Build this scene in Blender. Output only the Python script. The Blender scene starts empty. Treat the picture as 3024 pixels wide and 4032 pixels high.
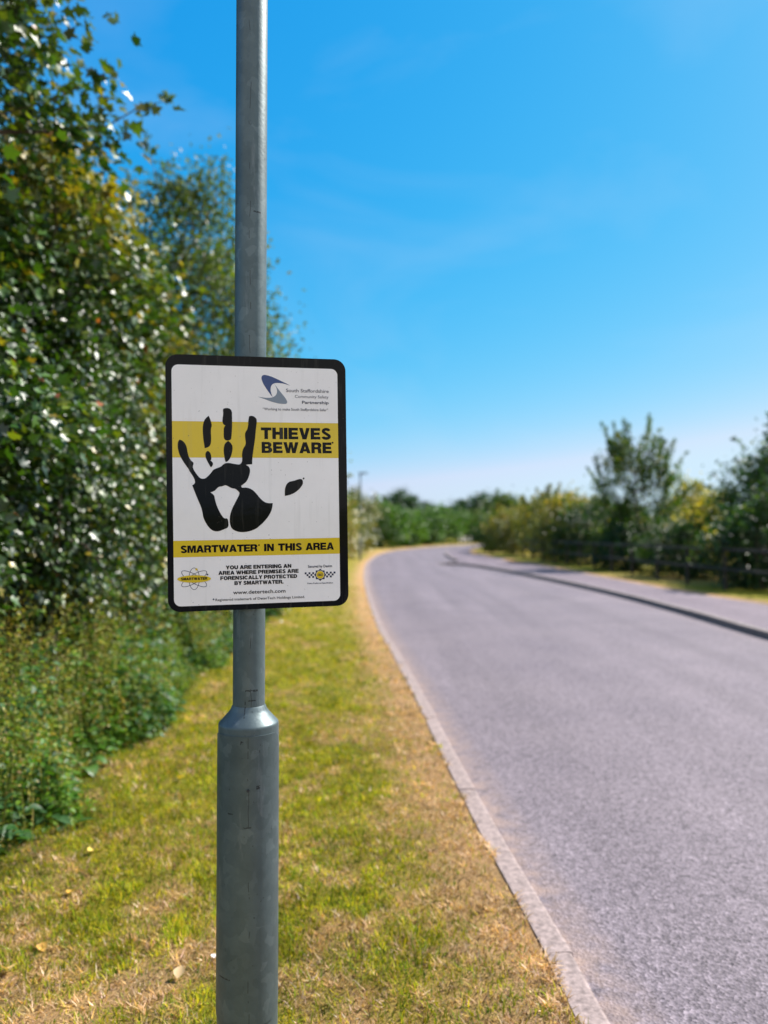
import bpy, bmesh, math, random
import numpy as np
from mathutils import Vector, Matrix, Euler

R = math.radians
sc = bpy.context.scene
col = sc.collection

# ------------------------------------------------------------------ camera
CAM_H = 1.6
cam_d = bpy.data.cameras.new('camera')
cam = bpy.data.objects.new('camera', cam_d)
col.objects.link(cam)
cam.location = (0, 0, CAM_H)
cam.rotation_euler = (R(90 + 1.517), 0, 0)
cam_d.sensor_fit = 'VERTICAL'
cam_d.sensor_height = 36.0
cam_d.lens = 27.03
cam_d.clip_start = 0.05
cam_d.clip_end = 6000
cam_d.dof.use_dof = True
cam_d.dof.focus_distance = 1.815
cam_d.dof.aperture_fstop = 1.9
sc.camera = cam

# ------------------------------------------------------------------ light
SUN_AZ = 57.0      # degrees clockwise from straight ahead (+Y)
SUN_EL = 46.0
world = bpy.data.worlds.new('World')
sc.world = world
world.use_nodes = True
wn = world.node_tree
wn.nodes.clear()
sky = wn.nodes.new('ShaderNodeTexSky')
sky.sky_type = 'NISHITA'
sky.sun_disc = False
sky.sun_elevation = R(SUN_EL)
sky.sun_rotation = R(SUN_AZ)
sky.altitude = 100
sky.air_density = 1.0
sky.dust_density = 0.6
sky.ozone_density = 2.0
# per-channel response of the sky colour (deep azure overhead, pale at the horizon)
SKY_GAIN = 0.1366
wsep = wn.nodes.new('ShaderNodeSeparateColor')
wcomb = wn.nodes.new('ShaderNodeCombineColor')
wn.links.new(sky.outputs[0], wsep.inputs[0])
def wmath(op, x, v):
    n = wn.nodes.new('ShaderNodeMath'); n.operation = op
    wn.links.new(x, n.inputs[0]); n.inputs[1].default_value = v
    return n.outputs[0]
for ch, (amp, gam, top) in enumerate(((1.30, 2.6, 0.605), (0.765, 0.70, 0.79), (0.93, 0.26, 0.935))):
    o = wmath('MULTIPLY', wsep.outputs[ch], SKY_GAIN)
    o = wmath('MAXIMUM', o, 0.0)
    o = wmath('POWER', o, gam)
    o = wmath('MULTIPLY', o, amp)
    o = wmath('MINIMUM', o, top)
    o = wmath('MULTIPLY', o, 1.0 / SKY_GAIN)
    wn.links.new(o, wcomb.inputs[ch])
bg = wn.nodes.new('ShaderNodeBackground')
bg.inputs['Strength'].default_value = 0.073
wo = wn.nodes.new('ShaderNodeOutputWorld')
wtc = wn.nodes.new('ShaderNodeTexCoord')
wmp = wn.nodes.new('ShaderNodeMapping'); wmp.inputs['Scale'].default_value = (1.3, 1.3, 3.2); wmp.inputs['Rotation'].default_value = (0.3, 0.5, 0.2)
wnz = wn.nodes.new('ShaderNodeTexNoise'); wnz.inputs['Scale'].default_value = 2.2; wnz.inputs['Detail'].default_value = 6; wnz.inputs['Roughness'].default_value = 0.5; wnz.inputs['Distortion'].default_value = 0.6
wn.links.new(wtc.outputs['Generated'], wmp.inputs[0]); wn.links.new(wmp.outputs[0], wnz.inputs['Vector'])
wmr = wn.nodes.new('ShaderNodeMapRange'); wmr.inputs['From Min'].default_value = 0.48; wmr.inputs['From Max'].default_value = 0.85; wmr.inputs['To Max'].default_value = 0.2
wn.links.new(wnz.outputs[0], wmr.inputs['Value'])
wmx = wn.nodes.new('ShaderNodeMix'); wmx.data_type = 'RGBA'
wn.links.new(wmr.outputs[0], wmx.inputs[0]); wn.links.new(wcomb.outputs[0], wmx.inputs[6]); wmx.inputs[7].default_value = (4.4, 5.4, 6.6, 1)
# bright broken cloud added out of view behind the camera to light the sign
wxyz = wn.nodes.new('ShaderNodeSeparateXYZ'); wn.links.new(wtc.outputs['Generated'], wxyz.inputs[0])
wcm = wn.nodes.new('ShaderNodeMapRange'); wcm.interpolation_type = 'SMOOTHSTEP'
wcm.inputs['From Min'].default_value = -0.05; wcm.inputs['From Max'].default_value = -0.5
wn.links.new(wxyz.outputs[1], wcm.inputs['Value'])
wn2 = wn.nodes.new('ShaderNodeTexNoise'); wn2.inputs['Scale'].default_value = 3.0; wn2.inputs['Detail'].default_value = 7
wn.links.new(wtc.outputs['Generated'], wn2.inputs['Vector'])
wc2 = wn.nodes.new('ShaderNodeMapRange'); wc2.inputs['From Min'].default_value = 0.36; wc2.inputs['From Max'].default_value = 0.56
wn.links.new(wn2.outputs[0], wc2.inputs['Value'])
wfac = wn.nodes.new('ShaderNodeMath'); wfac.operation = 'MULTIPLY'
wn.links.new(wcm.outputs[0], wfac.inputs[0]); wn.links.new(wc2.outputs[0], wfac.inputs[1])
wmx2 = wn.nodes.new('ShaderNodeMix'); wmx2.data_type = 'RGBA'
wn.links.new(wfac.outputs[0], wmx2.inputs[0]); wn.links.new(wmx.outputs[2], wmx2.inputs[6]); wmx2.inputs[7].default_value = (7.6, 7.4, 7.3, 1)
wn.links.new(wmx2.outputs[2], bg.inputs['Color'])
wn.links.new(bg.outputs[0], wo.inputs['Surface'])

sun_dir = Vector((math.sin(R(SUN_AZ)) * math.cos(R(SUN_EL)),
                  math.cos(R(SUN_AZ)) * math.cos(R(SUN_EL)), math.sin(R(SUN_EL))))
sun_d = bpy.data.lights.new('sun', 'SUN')
sun_d.energy = 5.0
sun_d.angle = R(0.5)
sun_d.color = (1.0, 0.94, 0.88)
sun = bpy.data.objects.new('sun', sun_d)
col.objects.link(sun)
sun.location = (20, 20, 30)
sun.rotation_euler = sun_dir.to_track_quat('Z', 'Y').to_euler()

sc.view_settings.view_transform = 'Standard'
sc.view_settings.look = 'None'
sc.view_settings.exposure = 1.0
sc.view_settings.gamma = 1.0
sc.cycles.max_bounces = 6
sc.cycles.diffuse_bounces = 3
sc.cycles.glossy_bounces = 3
sc.cycles.transmission_bounces = 4
sc.cycles.transparent_max_bounces = 6
sc.cycles.use_denoising = True
sc.cycles.sample_clamp_indirect = 6.0

# ------------------------------------------------------------------ helpers
def tag(o, label=None, cat=None, group=None, kind=None):
    if label: o['label'] = label
    if cat: o['category'] = cat
    if group: o['group'] = group
    if kind: o['kind'] = kind
    return o

def empty(name, loc=(0, 0, 0), rz=0.0):
    o = bpy.data.objects.new(name, None)
    o.empty_display_size = 0.2
    o.location = loc
    o.rotation_euler = (0, 0, rz)
    col.objects.link(o)
    return o

def link(name, me, mat, parent=None):
    o = bpy.data.objects.new(name, me)
    if mat is not None and len(me.materials) == 0:
        me.materials.append(mat)
    col.objects.link(o)
    if parent is not None:
        o.parent = parent
    return o

def mesh_np(name, V, F, mat, parent=None, tint=None, smooth=False):
    """V (n,3), F (m,k) homogeneous faces, tint (n,3)."""
    V = np.asarray(V, dtype=np.float32)
    F = np.asarray(F, dtype=np.int32)
    me = bpy.data.meshes.new(name)
    me.vertices.add(len(V))
    me.vertices.foreach_set('co', V.ravel())
    m, k = F.shape
    me.loops.add(m * k)
    me.loops.foreach_set('vertex_index', F.ravel())
    me.polygons.add(m)
    me.polygons.foreach_set('loop_start', np.arange(0, m * k, k, dtype=np.int32))
    try:
        me.polygons.foreach_set('loop_total', np.full(m, k, dtype=np.int32))
    except Exception:
        pass
    if smooth:
        me.polygons.foreach_set('use_smooth', np.ones(m, dtype=bool))
    if tint is not None:
        a = me.color_attributes.new('tint', 'FLOAT_COLOR', 'POINT')
        c = np.ones((len(V), 4), dtype=np.float32)
        c[:, :3] = tint
        a.data.foreach_set('color', c.ravel())
    me.update(calc_edges=True)
    me.validate()
    return link(name, me, mat, parent)

def bm_obj(name, bm, mat, parent=None, smooth_angle=None):
    bmesh.ops.recalc_face_normals(bm, faces=bm.faces)
    me = bpy.data.meshes.new(name)
    bm.to_mesh(me)
    bm.free()
    if smooth_angle is not None:
        me.polygons.foreach_set('use_smooth', np.ones(len(me.polygons), dtype=bool))
        try:
            me.set_sharp_from_angle(angle=R(smooth_angle))
        except Exception:
            pass
    return link(name, me, mat, parent)

def add_box(bm, x0, x1, y0, y1, z0, z1, rz=0.0, bevel=0.0):
    r = bmesh.ops.create_cube(bm, size=1.0)
    vs = r['verts']
    M = Matrix.Translation(((x0 + x1) / 2, (y0 + y1) / 2, (z0 + z1) / 2)) @ Matrix.Diagonal((x1 - x0, y1 - y0, z1 - z0, 1))
    bmesh.ops.transform(bm, matrix=M, verts=vs)
    if bevel:
        es = list({e for v in vs for e in v.link_edges})
        bmesh.ops.bevel(bm, geom=es, offset=bevel, segments=2, affect='EDGES', profile=0.7)

def add_lathe(bm, prof, n=64, cx=0, cy=0):
    rings = []
    for r, z in prof:
        rings.append([bm.verts.new((cx + r * math.cos(2 * math.pi * i / n), cy + r * math.sin(2 * math.pi * i / n), z)) for i in range(n)])
    for a, b in zip(rings, rings[1:]):
        for i in range(n):
            j = (i + 1) % n
            bm.faces.new((a[i], a[j], b[j], b[i]))
    if prof[0][0] > 1e-4: bm.faces.new(list(reversed(rings[0])))
    if prof[-1][0] > 1e-4: bm.faces.new(rings[-1])

def catmull(pts, step):
    P = np.array(pts, float)
    P = np.vstack([2 * P[0] - P[1], P, 2 * P[-1] - P[-2]])
    out = []
    for i in range(1, len(P) - 2):
        p0, p1, p2, p3 = P[i - 1], P[i], P[i + 1], P[i + 2]
        L = np.linalg.norm(p2 - p1)
        n = max(1, int(round(L / step)))
        for t in np.arange(n) / n:
            out.append(0.5 * ((2 * p1) + (-p0 + p2) * t + (2 * p0 - 5 * p1 + 4 * p2 - p3) * t * t + (-p0 + 3 * p1 - 3 * p2 + p3) * t ** 3))
    out.append(P[-2])
    return np.array(out)

def resample(P, n):
    d = np.r_[0, np.cumsum(np.linalg.norm(np.diff(P, axis=0), axis=1))]
    t = np.linspace(0, d[-1], n)
    return np.stack([np.interp(t, d, P[:, k]) for k in range(P.shape[1])], 1)

def left_normal(P):
    T = np.gradient(P, axis=0)
    T /= np.linalg.norm(T, axis=1)[:, None]
    return np.stack([-T[:, 1], T[:, 0]], 1)

_ng = np.random.RandomState(5).rand(128, 128)
def vnoise(x, y, s):
    x = np.asarray(x) / s + 37.3; y = np.asarray(y) / s + 51.7
    xi = np.floor(x).astype(int); yi = np.floor(y).astype(int)
    fx = x - xi; fy = y - yi
    fx = fx * fx * (3 - 2 * fx); fy = fy * fy * (3 - 2 * fy)
    g = lambda a, b: _ng[a % 128, b % 128]
    return (g(xi, yi) * (1 - fx) + g(xi + 1, yi) * fx) * (1 - fy) + (g(xi, yi + 1) * (1 - fx) + g(xi + 1, yi + 1) * fx) * fy

def fbm(x, y, s):
    return 0.55 * vnoise(x, y, s) + 0.3 * vnoise(x, y, s / 2.3) + 0.15 * vnoise(x, y, s / 5.1)

# ------------------------------------------------------------------ materials
def newmat(name):
    m = bpy.data.materials.new(name)
    m.use_nodes = True
    nt = m.node_tree
    nt.nodes.clear()
    out = nt.nodes.new('ShaderNodeOutputMaterial')
    return m, nt, out

def N(nt, t, **kw):
    n = nt.nodes.new(t)
    for k, v in kw.items():
        if k.startswith('i_'):
            n.inputs[k[2:].replace('_', ' ')].default_value = v
        else:
            setattr(n, k, v)
    return n

def ramp(nt, stops, interp='LINEAR'):
    n = nt.nodes.new('ShaderNodeValToRGB')
    cr = n.color_ramp
    cr.interpolation = interp
    while len(cr.elements) < len(stops): cr.elements.new(0.5)
    for e, (p, c) in zip(cr.elements, stops):
        e.position = p
        e.color = (c[0], c[1], c[2], 1) if len(c) == 3 else c
    return n

def mixc(nt, a, b, fac, mode='MIX'):
    n = nt.nodes.new('ShaderNodeMix')
    n.data_type = 'RGBA'
    n.blend_type = mode
    for sock, v in ((n.inputs[0], fac), (n.inputs[6], a), (n.inputs[7], b)):
        if hasattr(v, 'is_linked'): nt.links.new(v, sock)
        elif isinstance(v, (tuple, list)): sock.default_value = (*v[:3], 1)
        else: sock.default_value = v
    return n.outputs[2]

def math_(nt, op, a, b=None, c=None, clamp=False):
    n = nt.nodes.new('ShaderNodeMath')
    n.operation = op
    n.use_clamp = clamp
    for sock, v in zip(n.inputs, (a, b, c)):
        if v is None: continue
        if hasattr(v, 'is_linked'): nt.links.new(v, sock)
        else: sock.default_value = v
    return n.outputs[0]

def noise(nt, vec, scale, detail=3, rough=0.55):
    n = nt.nodes.new('ShaderNodeTexNoise')
    n.inputs['Scale'].default_value = scale
    n.inputs['Detail'].default_value = detail
    n.inputs['Roughness'].default_value = rough
    if vec is not None: nt.links.new(vec, n.inputs['Vector'])
    return n

def plain(name, c, rough=0.6, metal=0.0, spec=0.5, var=0.0, vscale=20, bump=0.0, bscale=200):
    m, nt, out = newmat(name)
    p = N(nt, 'ShaderNodeBsdfPrincipled')
    p.inputs['Roughness'].default_value = rough
    p.inputs['Metallic'].default_value = metal
    p.inputs['Specular IOR Level'].default_value = spec
    tc = N(nt, 'ShaderNodeTexCoord')
    if var:
        nz = noise(nt, tc.outputs['Object'], vscale, 4)
        r = ramp(nt, [(0.3, tuple(x * (1 - var) for x in c)), (0.7, tuple(min(1, x * (1 + var)) for x in c))])
        nt.links.new(nz.outputs[0], r.inputs[0])
        nt.links.new(r.outputs[0], p.inputs['Base Color'])
    else:
        p.inputs['Base Color'].default_value = (*c, 1)
    if bump:
        nb = noise(nt, tc.outputs['Object'], bscale, 2)
        b = N(nt, 'ShaderNodeBump')
        b.inputs['Strength'].default_value = bump
        b.inputs['Distance'].default_value = 0.002
        nt.links.new(nb.outputs[0], b.inputs['Height'])
        nt.links.new(b.outputs[0], p.inputs['Normal'])
    nt.links.new(p.outputs[0], out.inputs[0])
    return m

def leaf_mat(name, rough=0.4, trans=0.35, spec=0.5, tmul=(1.5, 1.5, 0.5)):
    m, nt, out = newmat(name)
    a = N(nt, 'ShaderNodeVertexColor', layer_name='tint')
    p = N(nt, 'ShaderNodeBsdfPrincipled')
    p.inputs['Roughness'].default_value = rough
    p.inputs['Specular IOR Level'].default_value = spec
    nt.links.new(a.outputs[0], p.inputs['Base Color'])
    t = N(nt, 'ShaderNodeBsdfTranslucent')
    nt.links.new(mixc(nt, a.outputs[0], tmul, 1.0, 'MULTIPLY'), t.inputs[0])
    mx = N(nt, 'ShaderNodeMixShader')
    mx.inputs[0].default_value = trans
    nt.links.new(p.outputs[0], mx.inputs[1])
    nt.links.new(t.outputs[0], mx.inputs[2])
    nt.links.new(mx.outputs[0], out.inputs[0])
    return m

M_leaf = leaf_mat('leaf_glossy', 0.42, 0.24, 0.75)
M_leaf_dull = leaf_mat('leaf_dull', 0.5, 0.38, 0.4)
M_grass = leaf_mat('grass_blade', 0.65, 0.35, 0.12, (1.4, 1.3, 0.5))
M_bark = plain('bark', (0.10, 0.075, 0.055), 0.9, var=0.5, vscale=9, bump=0.8, bscale=60)

def asphalt(name, base):
    m, nt, out = newmat(name)
    g = N(nt, 'ShaderNodeNewGeometry')
    pos = g.outputs['Position']
    p = N(nt, 'ShaderNodeBsdfPrincipled')
    p.inputs['Roughness'].default_value = 0.75
    p.inputs['Specular IOR Level'].default_value = 0.22
    vo = N(nt, 'ShaderNodeTexVoronoi')
    vo.inputs['Scale'].default_value = 85
    nt.links.new(pos, vo.inputs['Vector'])
    chips = ramp(nt, [(0.0, (0.22,) * 3), (0.4, (0.75,) * 3), (0.75, (1.25,) * 3), (1.0, (1.9,) * 3)])
    nt.links.new(vo.outputs['Color'], chips.inputs[0])
    n1 = noise(nt, pos, 22, 3)
    r1 = ramp(nt, [(0.3, (0.72,) * 3), (0.7, (1.22,) * 3)])
    nt.links.new(n1.outputs[0], r1.inputs[0])
    n2 = noise(nt, pos, 0.7, 4)
    r2 = ramp(nt, [(0.3, (0.86, 0.86, 0.88)), (0.7, (1.12, 1.12, 1.10))])
    nt.links.new(n2.outputs[0], r2.inputs[0])
    # tyre-polished lengthwise streaks
    mp = N(nt, 'ShaderNodeMapping')
    mp.inputs['Scale'].default_value = (1.1, 0.05, 1)
    nt.links.new(pos, mp.inputs['Vector'])
    n3 = noise(nt, mp.outputs[0], 1.6, 3)
    r3 = ramp(nt, [(0.35, (0.86,) * 3), (0.65, (1.12,) * 3)])
    nt.links.new(n3.outputs[0], r3.inputs[0])
    c = mixc(nt, base, chips.outputs[0], 0.8, 'MULTIPLY')
    c = mixc(nt, c, r1.outputs[0], 0.8, 'MULTIPLY')
    c = mixc(nt, c, r2.outputs[0], 0.9, 'MULTIPLY')
    c = mixc(nt, c, r3.outputs[0], 0.8, 'MULTIPLY')
    n5 = noise(nt, pos, 1.7, 5, 0.7)                       # old drips and tar stains
    c = mixc(nt, c, (0.045, 0.042, 0.045), math_(nt, 'MULTIPLY', ramp_val(nt, n5.outputs[0], 0.64, 0.74), 0.35))
    at = N(nt, 'ShaderNodeVertexColor', layer_name='tint')
    dust = math_(nt, 'MULTIPLY', at.outputs[0], ramp_val(nt, noise(nt, pos, 9, 4).outputs[0], 0.3, 0.65))
    c = mixc(nt, c, (0.28, 0.20, 0.165), dust)
    nt.links.new(c, p.inputs['Base Color'])
    b = N(nt, 'ShaderNodeBump')
    b.inputs['Strength'].default_value = 0.7
    b.inputs['Distance'].default_value = 0.006
    nt.links.new(vo.outputs['Distance'], b.inputs['Height'])
    nt.links.new(b.outputs[0], p.inputs['Normal'])
    nt.links.new(p.outputs[0], out.inputs[0])
    return m

def ramp_val(nt, v, lo, hi):
    n = nt.nodes.new('ShaderNodeMapRange')
    n.inputs['From Min'].default_value = lo
    n.inputs['From Max'].default_value = hi
    n.clamp = True
    nt.links.new(v, n.inputs['Value'])
    return n.outputs[0]

M_road = asphalt('asphalt_worn', (0.166, 0.138, 0.154))
M_foot = asphalt('asphalt_footway', (0.165, 0.130, 0.148))

def verge_mat(name):
    """tint attribute = local turf colour (green to straw); noise adds fine thatch"""
    m, nt, out = newmat(name)
    g = N(nt, 'ShaderNodeNewGeometry')
    pos = g.outputs['Position']
    at = N(nt, 'ShaderNodeVertexColor', layer_name='tint')
    n1 = noise(nt, pos, 60, 4, 0.7)
    r1 = ramp(nt, [(0.3, (0.45, 0.42, 0.40)), (0.7, (1.35, 1.35, 1.3))])
    nt.links.new(n1.outputs[0], r1.inputs[0])
    c = mixc(nt, at.outputs[0], r1.outputs[0], 0.85, 'MULTIPLY')
    n2 = noise(nt, pos, 3.0, 4)
    r2 = ramp(nt, [(0.35, (0.85, 0.9, 0.9)), (0.65, (1.15, 1.08, 1.0))])
    nt.links.new(n2.outputs[0], r2.inputs[0])
    c = mixc(nt, c, r2.outputs[0], 0.8, 'MULTIPLY')
    p = N(nt, 'ShaderNodeBsdfPrincipled')
    p.inputs['Roughness'].default_value = 0.9
    p.inputs['Specular IOR Level'].default_value = 0.15
    nt.links.new(c, p.inputs['Base Color'])
    b = N(nt, 'ShaderNodeBump')
    b.inputs['Strength'].default_value = 0.9
    b.inputs['Distance'].default_value = 0.02
    nt.links.new(n1.outputs[0], b.inputs['Height'])
    nt.links.new(b.outputs[0], p.inputs['Normal'])
    nt.links.new(p.outputs[0], out.inputs[0])
    return m
M_verge = verge_mat('turf')

M_kerb = plain('kerb_concrete', (0.25, 0.195, 0.18), 0.85, spec=0.3, var=0.42, vscale=46, bump=0.6, bscale=120)
M_kerb_r = plain('kerb_concrete_grey', (0.21, 0.175, 0.16), 0.85, spec=0.3, var=0.25, vscale=12, bump=0.4, bscale=90)

# ------------------------------------------------------------------ setting: plan curves (x, y)
KL = [(2.6, -40), (1.75, -20), (1.12, -6), (0.9, -1), (0.73, 2.58), (0.69, 3.14), (0.63, 3.76), (0.55, 4.88), (0.5, 5.66), (0.44, 6.66), (0.34, 8.18),
      (0.17, 10.51), (-0.05, 13.54), (-0.4, 20.98), (-0.67, 29.59), (-0.78, 40.96), (-0.31, 54.32), (0.75, 64.91), (2.18, 71.92),
      (5.03, 83.15), (11.0, 98.0), (20, 112), (36, 128), (60, 146)]
KR1 = [(8.2, -40), (7.1, -20), (6.2, -6), (5.85, 2), (5.72, 8), (5.75, 12), (5.85, 15.5), (5.77, 20.5), (5.27, 27.2), (4.6, 33.3), (3.8, 36.9), (2.7, 38.7)]
KR2 = [(3.9, 42.2), (4.05, 48), (4.58, 57.9), (6.2, 68), (10.1, 81), (16.4, 96), (25, 108), (40, 121), (63, 138)]
GR = [(11.5, -40), (10.2, -20), (9.3, -6), (8.7, 3), (8.25, 11), (7.95, 16), (7.58, 19.3), (7.42, 24.7), (7.2, 32.5), (6.76, 41.6), (6.42, 53.2),
      (6.6, 60), (8.3, 70), (12, 80), (18.3, 94.5), (26.5, 106), (41, 119), (64, 136)]
kl = catmull(KL, 0.4)
kr_all = catmull(KR1 + KR2, 0.4)
kr1 = catmull(KR1, 0.4)
kr2 = catmull(KR2, 0.4)
gr = catmull(GR, 0.4)

def kl_x(y):           # x of the left kerb line at a given y
    return np.interp(y, kl[:, 1], kl[:, 0])
def gr_x(y):
    return np.interp(y, gr[:, 1], gr[:, 0])

def strip(A, B, cols, zfun, name, mat, tintfun=None, kind='structure', label=None):
    n = len(A); V = []; S = []
    for s in cols:
        P = A * (1 - s) + B * s
        V.append(np.c_[P, zfun(P, s)])
        S.append(np.full(n, s))
    V = np.stack(V, 1); S = np.stack(S, 1)
    c = len(cols)
    idx = np.arange(n * c).reshape(n, c)
    F = np.stack([idx[:-1, :-1], idx[:-1, 1:], idx[1:, 1:], idx[1:, :-1]], -1).reshape(-1, 4)
    Vf = V.reshape(-1, 3)
    t = tintfun(Vf, S.ravel()) if tintfun else np.zeros((len(Vf), 3))
    o = mesh_np(name, Vf, F, mat, None, t, smooth=True)
    o['kind'] = kind
    return o

# ground sheet to the horizon
def turf_colour(x, y, dry):
    """colour of living/dry turf; dry 0..1"""
    g1 = np.array([0.15, 0.17, 0.007]); g2 = np.array([0.29, 0.245, 0.010]); s1 = np.array([0.42, 0.24, 0.09]); s2 = np.array([0.50, 0.32, 0.18])
    f = fbm(x, y, 0.4)[:, None]
    d = np.clip(dry, 0, 1)[:, None]
    green = g1 * (1 - f) + g2 * f
    straw = s1 * (1 - f) + s2 * f
    return (green * (1 - d) + straw * d) * 0.95

def dryness(x, y):
    off = kl_x(y) - 0.12 - x           # distance into the verge from the kerb
    e = np.clip(1.2 - off / (0.24 + 0.55 * fbm(x, y, 0.35)), 0, 0.97)
    p = np.clip((fbm(x * 1.6 + 3, y, 0.34) - 0.52) * 3.0, 0, 0.5)
    near = np.clip((4.8 - y) / 2.0, 0, 1) * np.clip((fbm(x * 1.2 + 11, y + 4, 0.22) - 0.36) * 2.8, 0, 0.9)
    return np.clip(np.maximum(np.maximum(e, p), near), 0, 1)

g_n = 60
gx = np.sign(np.linspace(-1, 1, g_n)) * np.abs(np.linspace(-1, 1, g_n)) ** 3 * 2500
gy = np.sign(np.linspace(-1, 1, g_n)) * np.abs(np.linspace(-1, 1, g_n)) ** 3 * 2500
GX, GY = np.meshgrid(gx, gy)
GV = np.c_[GX.ravel(), GY.ravel(), np.full(g_n * g_n, -0.03)]
gi = np.arange(g_n * g_n).reshape(g_n, g_n)
GF = np.stack([gi[:-1, :-1], gi[:-1, 1:], gi[1:, 1:], gi[1:, :-1]], -1).reshape(-1, 4)
ground = mesh_np('ground', GV, GF, M_verge, None, np.tile([[0.13, 0.13, 0.03]], (len(GV), 1)), smooth=True)
ground['kind'] = 'structure'

n_s = 900
A_ = resample(kl, n_s)
B_ = resample(kr_all, n_s)
def road_tint(V, s):
    w = 5.5
    d = np.clip(1 - s * w / 0.22, 0, 1)
    d = np.maximum(d, 0.35 * np.clip(1 - (1 - s) * w / 0.3, 0, 1))
    return np.repeat(d[:, None], 3, 1)
road = strip(A_, B_, [-0.01, 0, .012, .025, .045, .08, .2, .35, .5, .65, .8, .92, .97, 1.0, 1.01], lambda P, s: np.full(len(P), 0.0), 'road', M_road, road_tint)

FZ = 0.105
def foot_z(P, s=0):
    y = P[:, 1]
    z = np.interp(y, [36.5, 39.5, 41.5, 43.5], [FZ, 0.012, 0.012, FZ])
    return z
C_ = resample(gr, n_s)
# match the footway by y
yy = np.concatenate([np.linspace(-40, 34, 300), np.linspace(34.2, 46, 90), np.linspace(46.5, 105, 150)])
ra = np.c_[np.interp(yy, kr_all[:, 1], kr_all[:, 0]), yy]
rb = np.c_[np.interp(yy, gr[:, 1], gr[:, 0]), yy]
footway = strip(ra + np.array([0.11, 0]), rb, [0, .05, .25, .5, .75, .95, 1.0], foot_z, 'footway', M_foot,
                lambda V, s: np.repeat(np.clip(1 - (1 - s) / 0.12, 0, 1)[:, None] * 0.5, 3, 1))

def kerb_mesh(path, width, top, side, name, mat, stone=0.914, gap=0.006, r=0.012):
    """separate kerb stones along a path; side=+1: body lies left of the path"""
    bm = bmesh.new()
    L = np.r_[0, np.cumsum(np.linalg.norm(np.diff(path, axis=0), axis=1))]
    nst = int(L[-1] / stone)
    rng = random.Random(4)
    for k in range(nst):
        a, b = k * stone + gap / 2, (k + 1) * stone - gap / 2
        pa = np.array([np.interp(a, L, path[:, i]) for i in (0, 1)])
        pb = np.array([np.interp(b, L, path[:, i]) for i in (0, 1)])
        t = (pb - pa) / np.linalg.norm(pb - pa)
        n = np.array([-t[1], t[0]]) * side
        dz = rng.uniform(-0.003, 0.003); dn = rng.uniform(-0.003, 0.003)
        prof = [(0, -0.12), (0, top - r * 1.4), (r * 0.35, top - r * 0.35), (r * 1.3, top), (width, top), (width, -0.12)]
        ring = []
        for P in (pa, pb):
            ring.append([bm.verts.new((P[0] + n[0] * (w + dn), P[1] + n[1] * (w + dn), z + dz if z > 0 else z)) for w, z in prof])
        q = len(prof)
        for i in range(q):
            j = (i + 1) % q
            bm.faces.new((ring[0][i], ring[0][j], ring[1][j], ring[1][i]))
        bm.faces.new(ring[0]); bm.faces.new(list(reversed(ring[1])))
    o = bm_obj(name, bm, mat)
    o['kind'] = 'structure'
    return o
kerb_left = kerb_mesh(kl, 0.105, 0.034, 1, 'kerb', M_kerb)
kerb_r1 = kerb_mesh(kr1, 0.125, 0.112, -1, 'kerb', M_kerb_r)
kerb_r2 = kerb_mesh(kr2, 0.125, 0.112, -1, 'kerb', M_kerb_r)

# left verge (mown turf) and the ground under the hedge
yv = np.concatenate([np.linspace(-40, 1.8, 60), np.linspace(1.85, 14, 300), np.linspace(14.1, 60, 260), np.linspace(60.5, 98, 60)])
va = np.c_[kl_x(yv) - 0.112, yv]
vb = np.c_[kl_x(yv) - 14.0, yv]
vcols = list(np.linspace(0, 2.4, 49) / 13.9) + [0.2, 0.25, 0.3, 0.4, 0.6, 1.0]
def verge_z(P, s):
    return 0.026 + 0.03 * (fbm(P[:, 0], P[:, 1], 0.6) - 0.5) * min(1, s * 60) + 0.004
def verge_t(V, s):
    c = turf_colour(V[:, 0], V[:, 1], dryness(V[:, 0], V[:, 1]))
    th = np.clip((16 - V[:, 1]) / 9, 0, 1)[:, None]          # darker and browner under the built blades, for contrast
    c = c * (1 - 0.32 * th) + np.array([0.08, 0.05, 0.02]) * 0.32 * th
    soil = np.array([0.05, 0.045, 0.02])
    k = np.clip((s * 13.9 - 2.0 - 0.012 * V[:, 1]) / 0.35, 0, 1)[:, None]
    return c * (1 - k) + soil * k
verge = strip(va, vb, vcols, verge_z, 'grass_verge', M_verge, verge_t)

# right verge
yr = np.linspace(-40, 105, 400)
wa = np.c_[gr_x(yr), yr]
wb = np.c_[gr_x(yr) + 60.0, yr]
def rv_t(V, s):
    off = s * 60
    e = np.clip(1.2 - off / (0.28 + 0.4 * fbm(V[:, 0], V[:, 1], 2.0)), 0, 1)
    e = np.maximum(e, np.clip((fbm(V[:, 0], V[:, 1], 6) - 0.52) * 3, 0, 0.5))
    return turf_colour(V[:, 0], V[:, 1], e)
rverge = strip(wa, wb, [0, .002, .004, .007, .01, .014, .02, .03, .05, .1, .3, 1.0], lambda P, s: np.full(len(P), 0.112 if s > 0 else 0.09), 'grass_verge', M_verge, rv_t)

# far verge outside the bend
of_ = resample(catmull(KL[16:], 0.4), 120)
nn = left_normal(of_)
fv = strip(of_ + nn * 0.112, of_ + nn * 30, [0, .02, .05, .1, .3, 1.0], lambda P, s: np.full(len(P), 0.045 + 0.9 * max(0, s - 0.04)), 'grass_verge', M_verge,
           lambda V, s: turf_colour(V[:, 0], V[:, 1], np.clip(0.9 - s * 9, 0.1, 1)))

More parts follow.
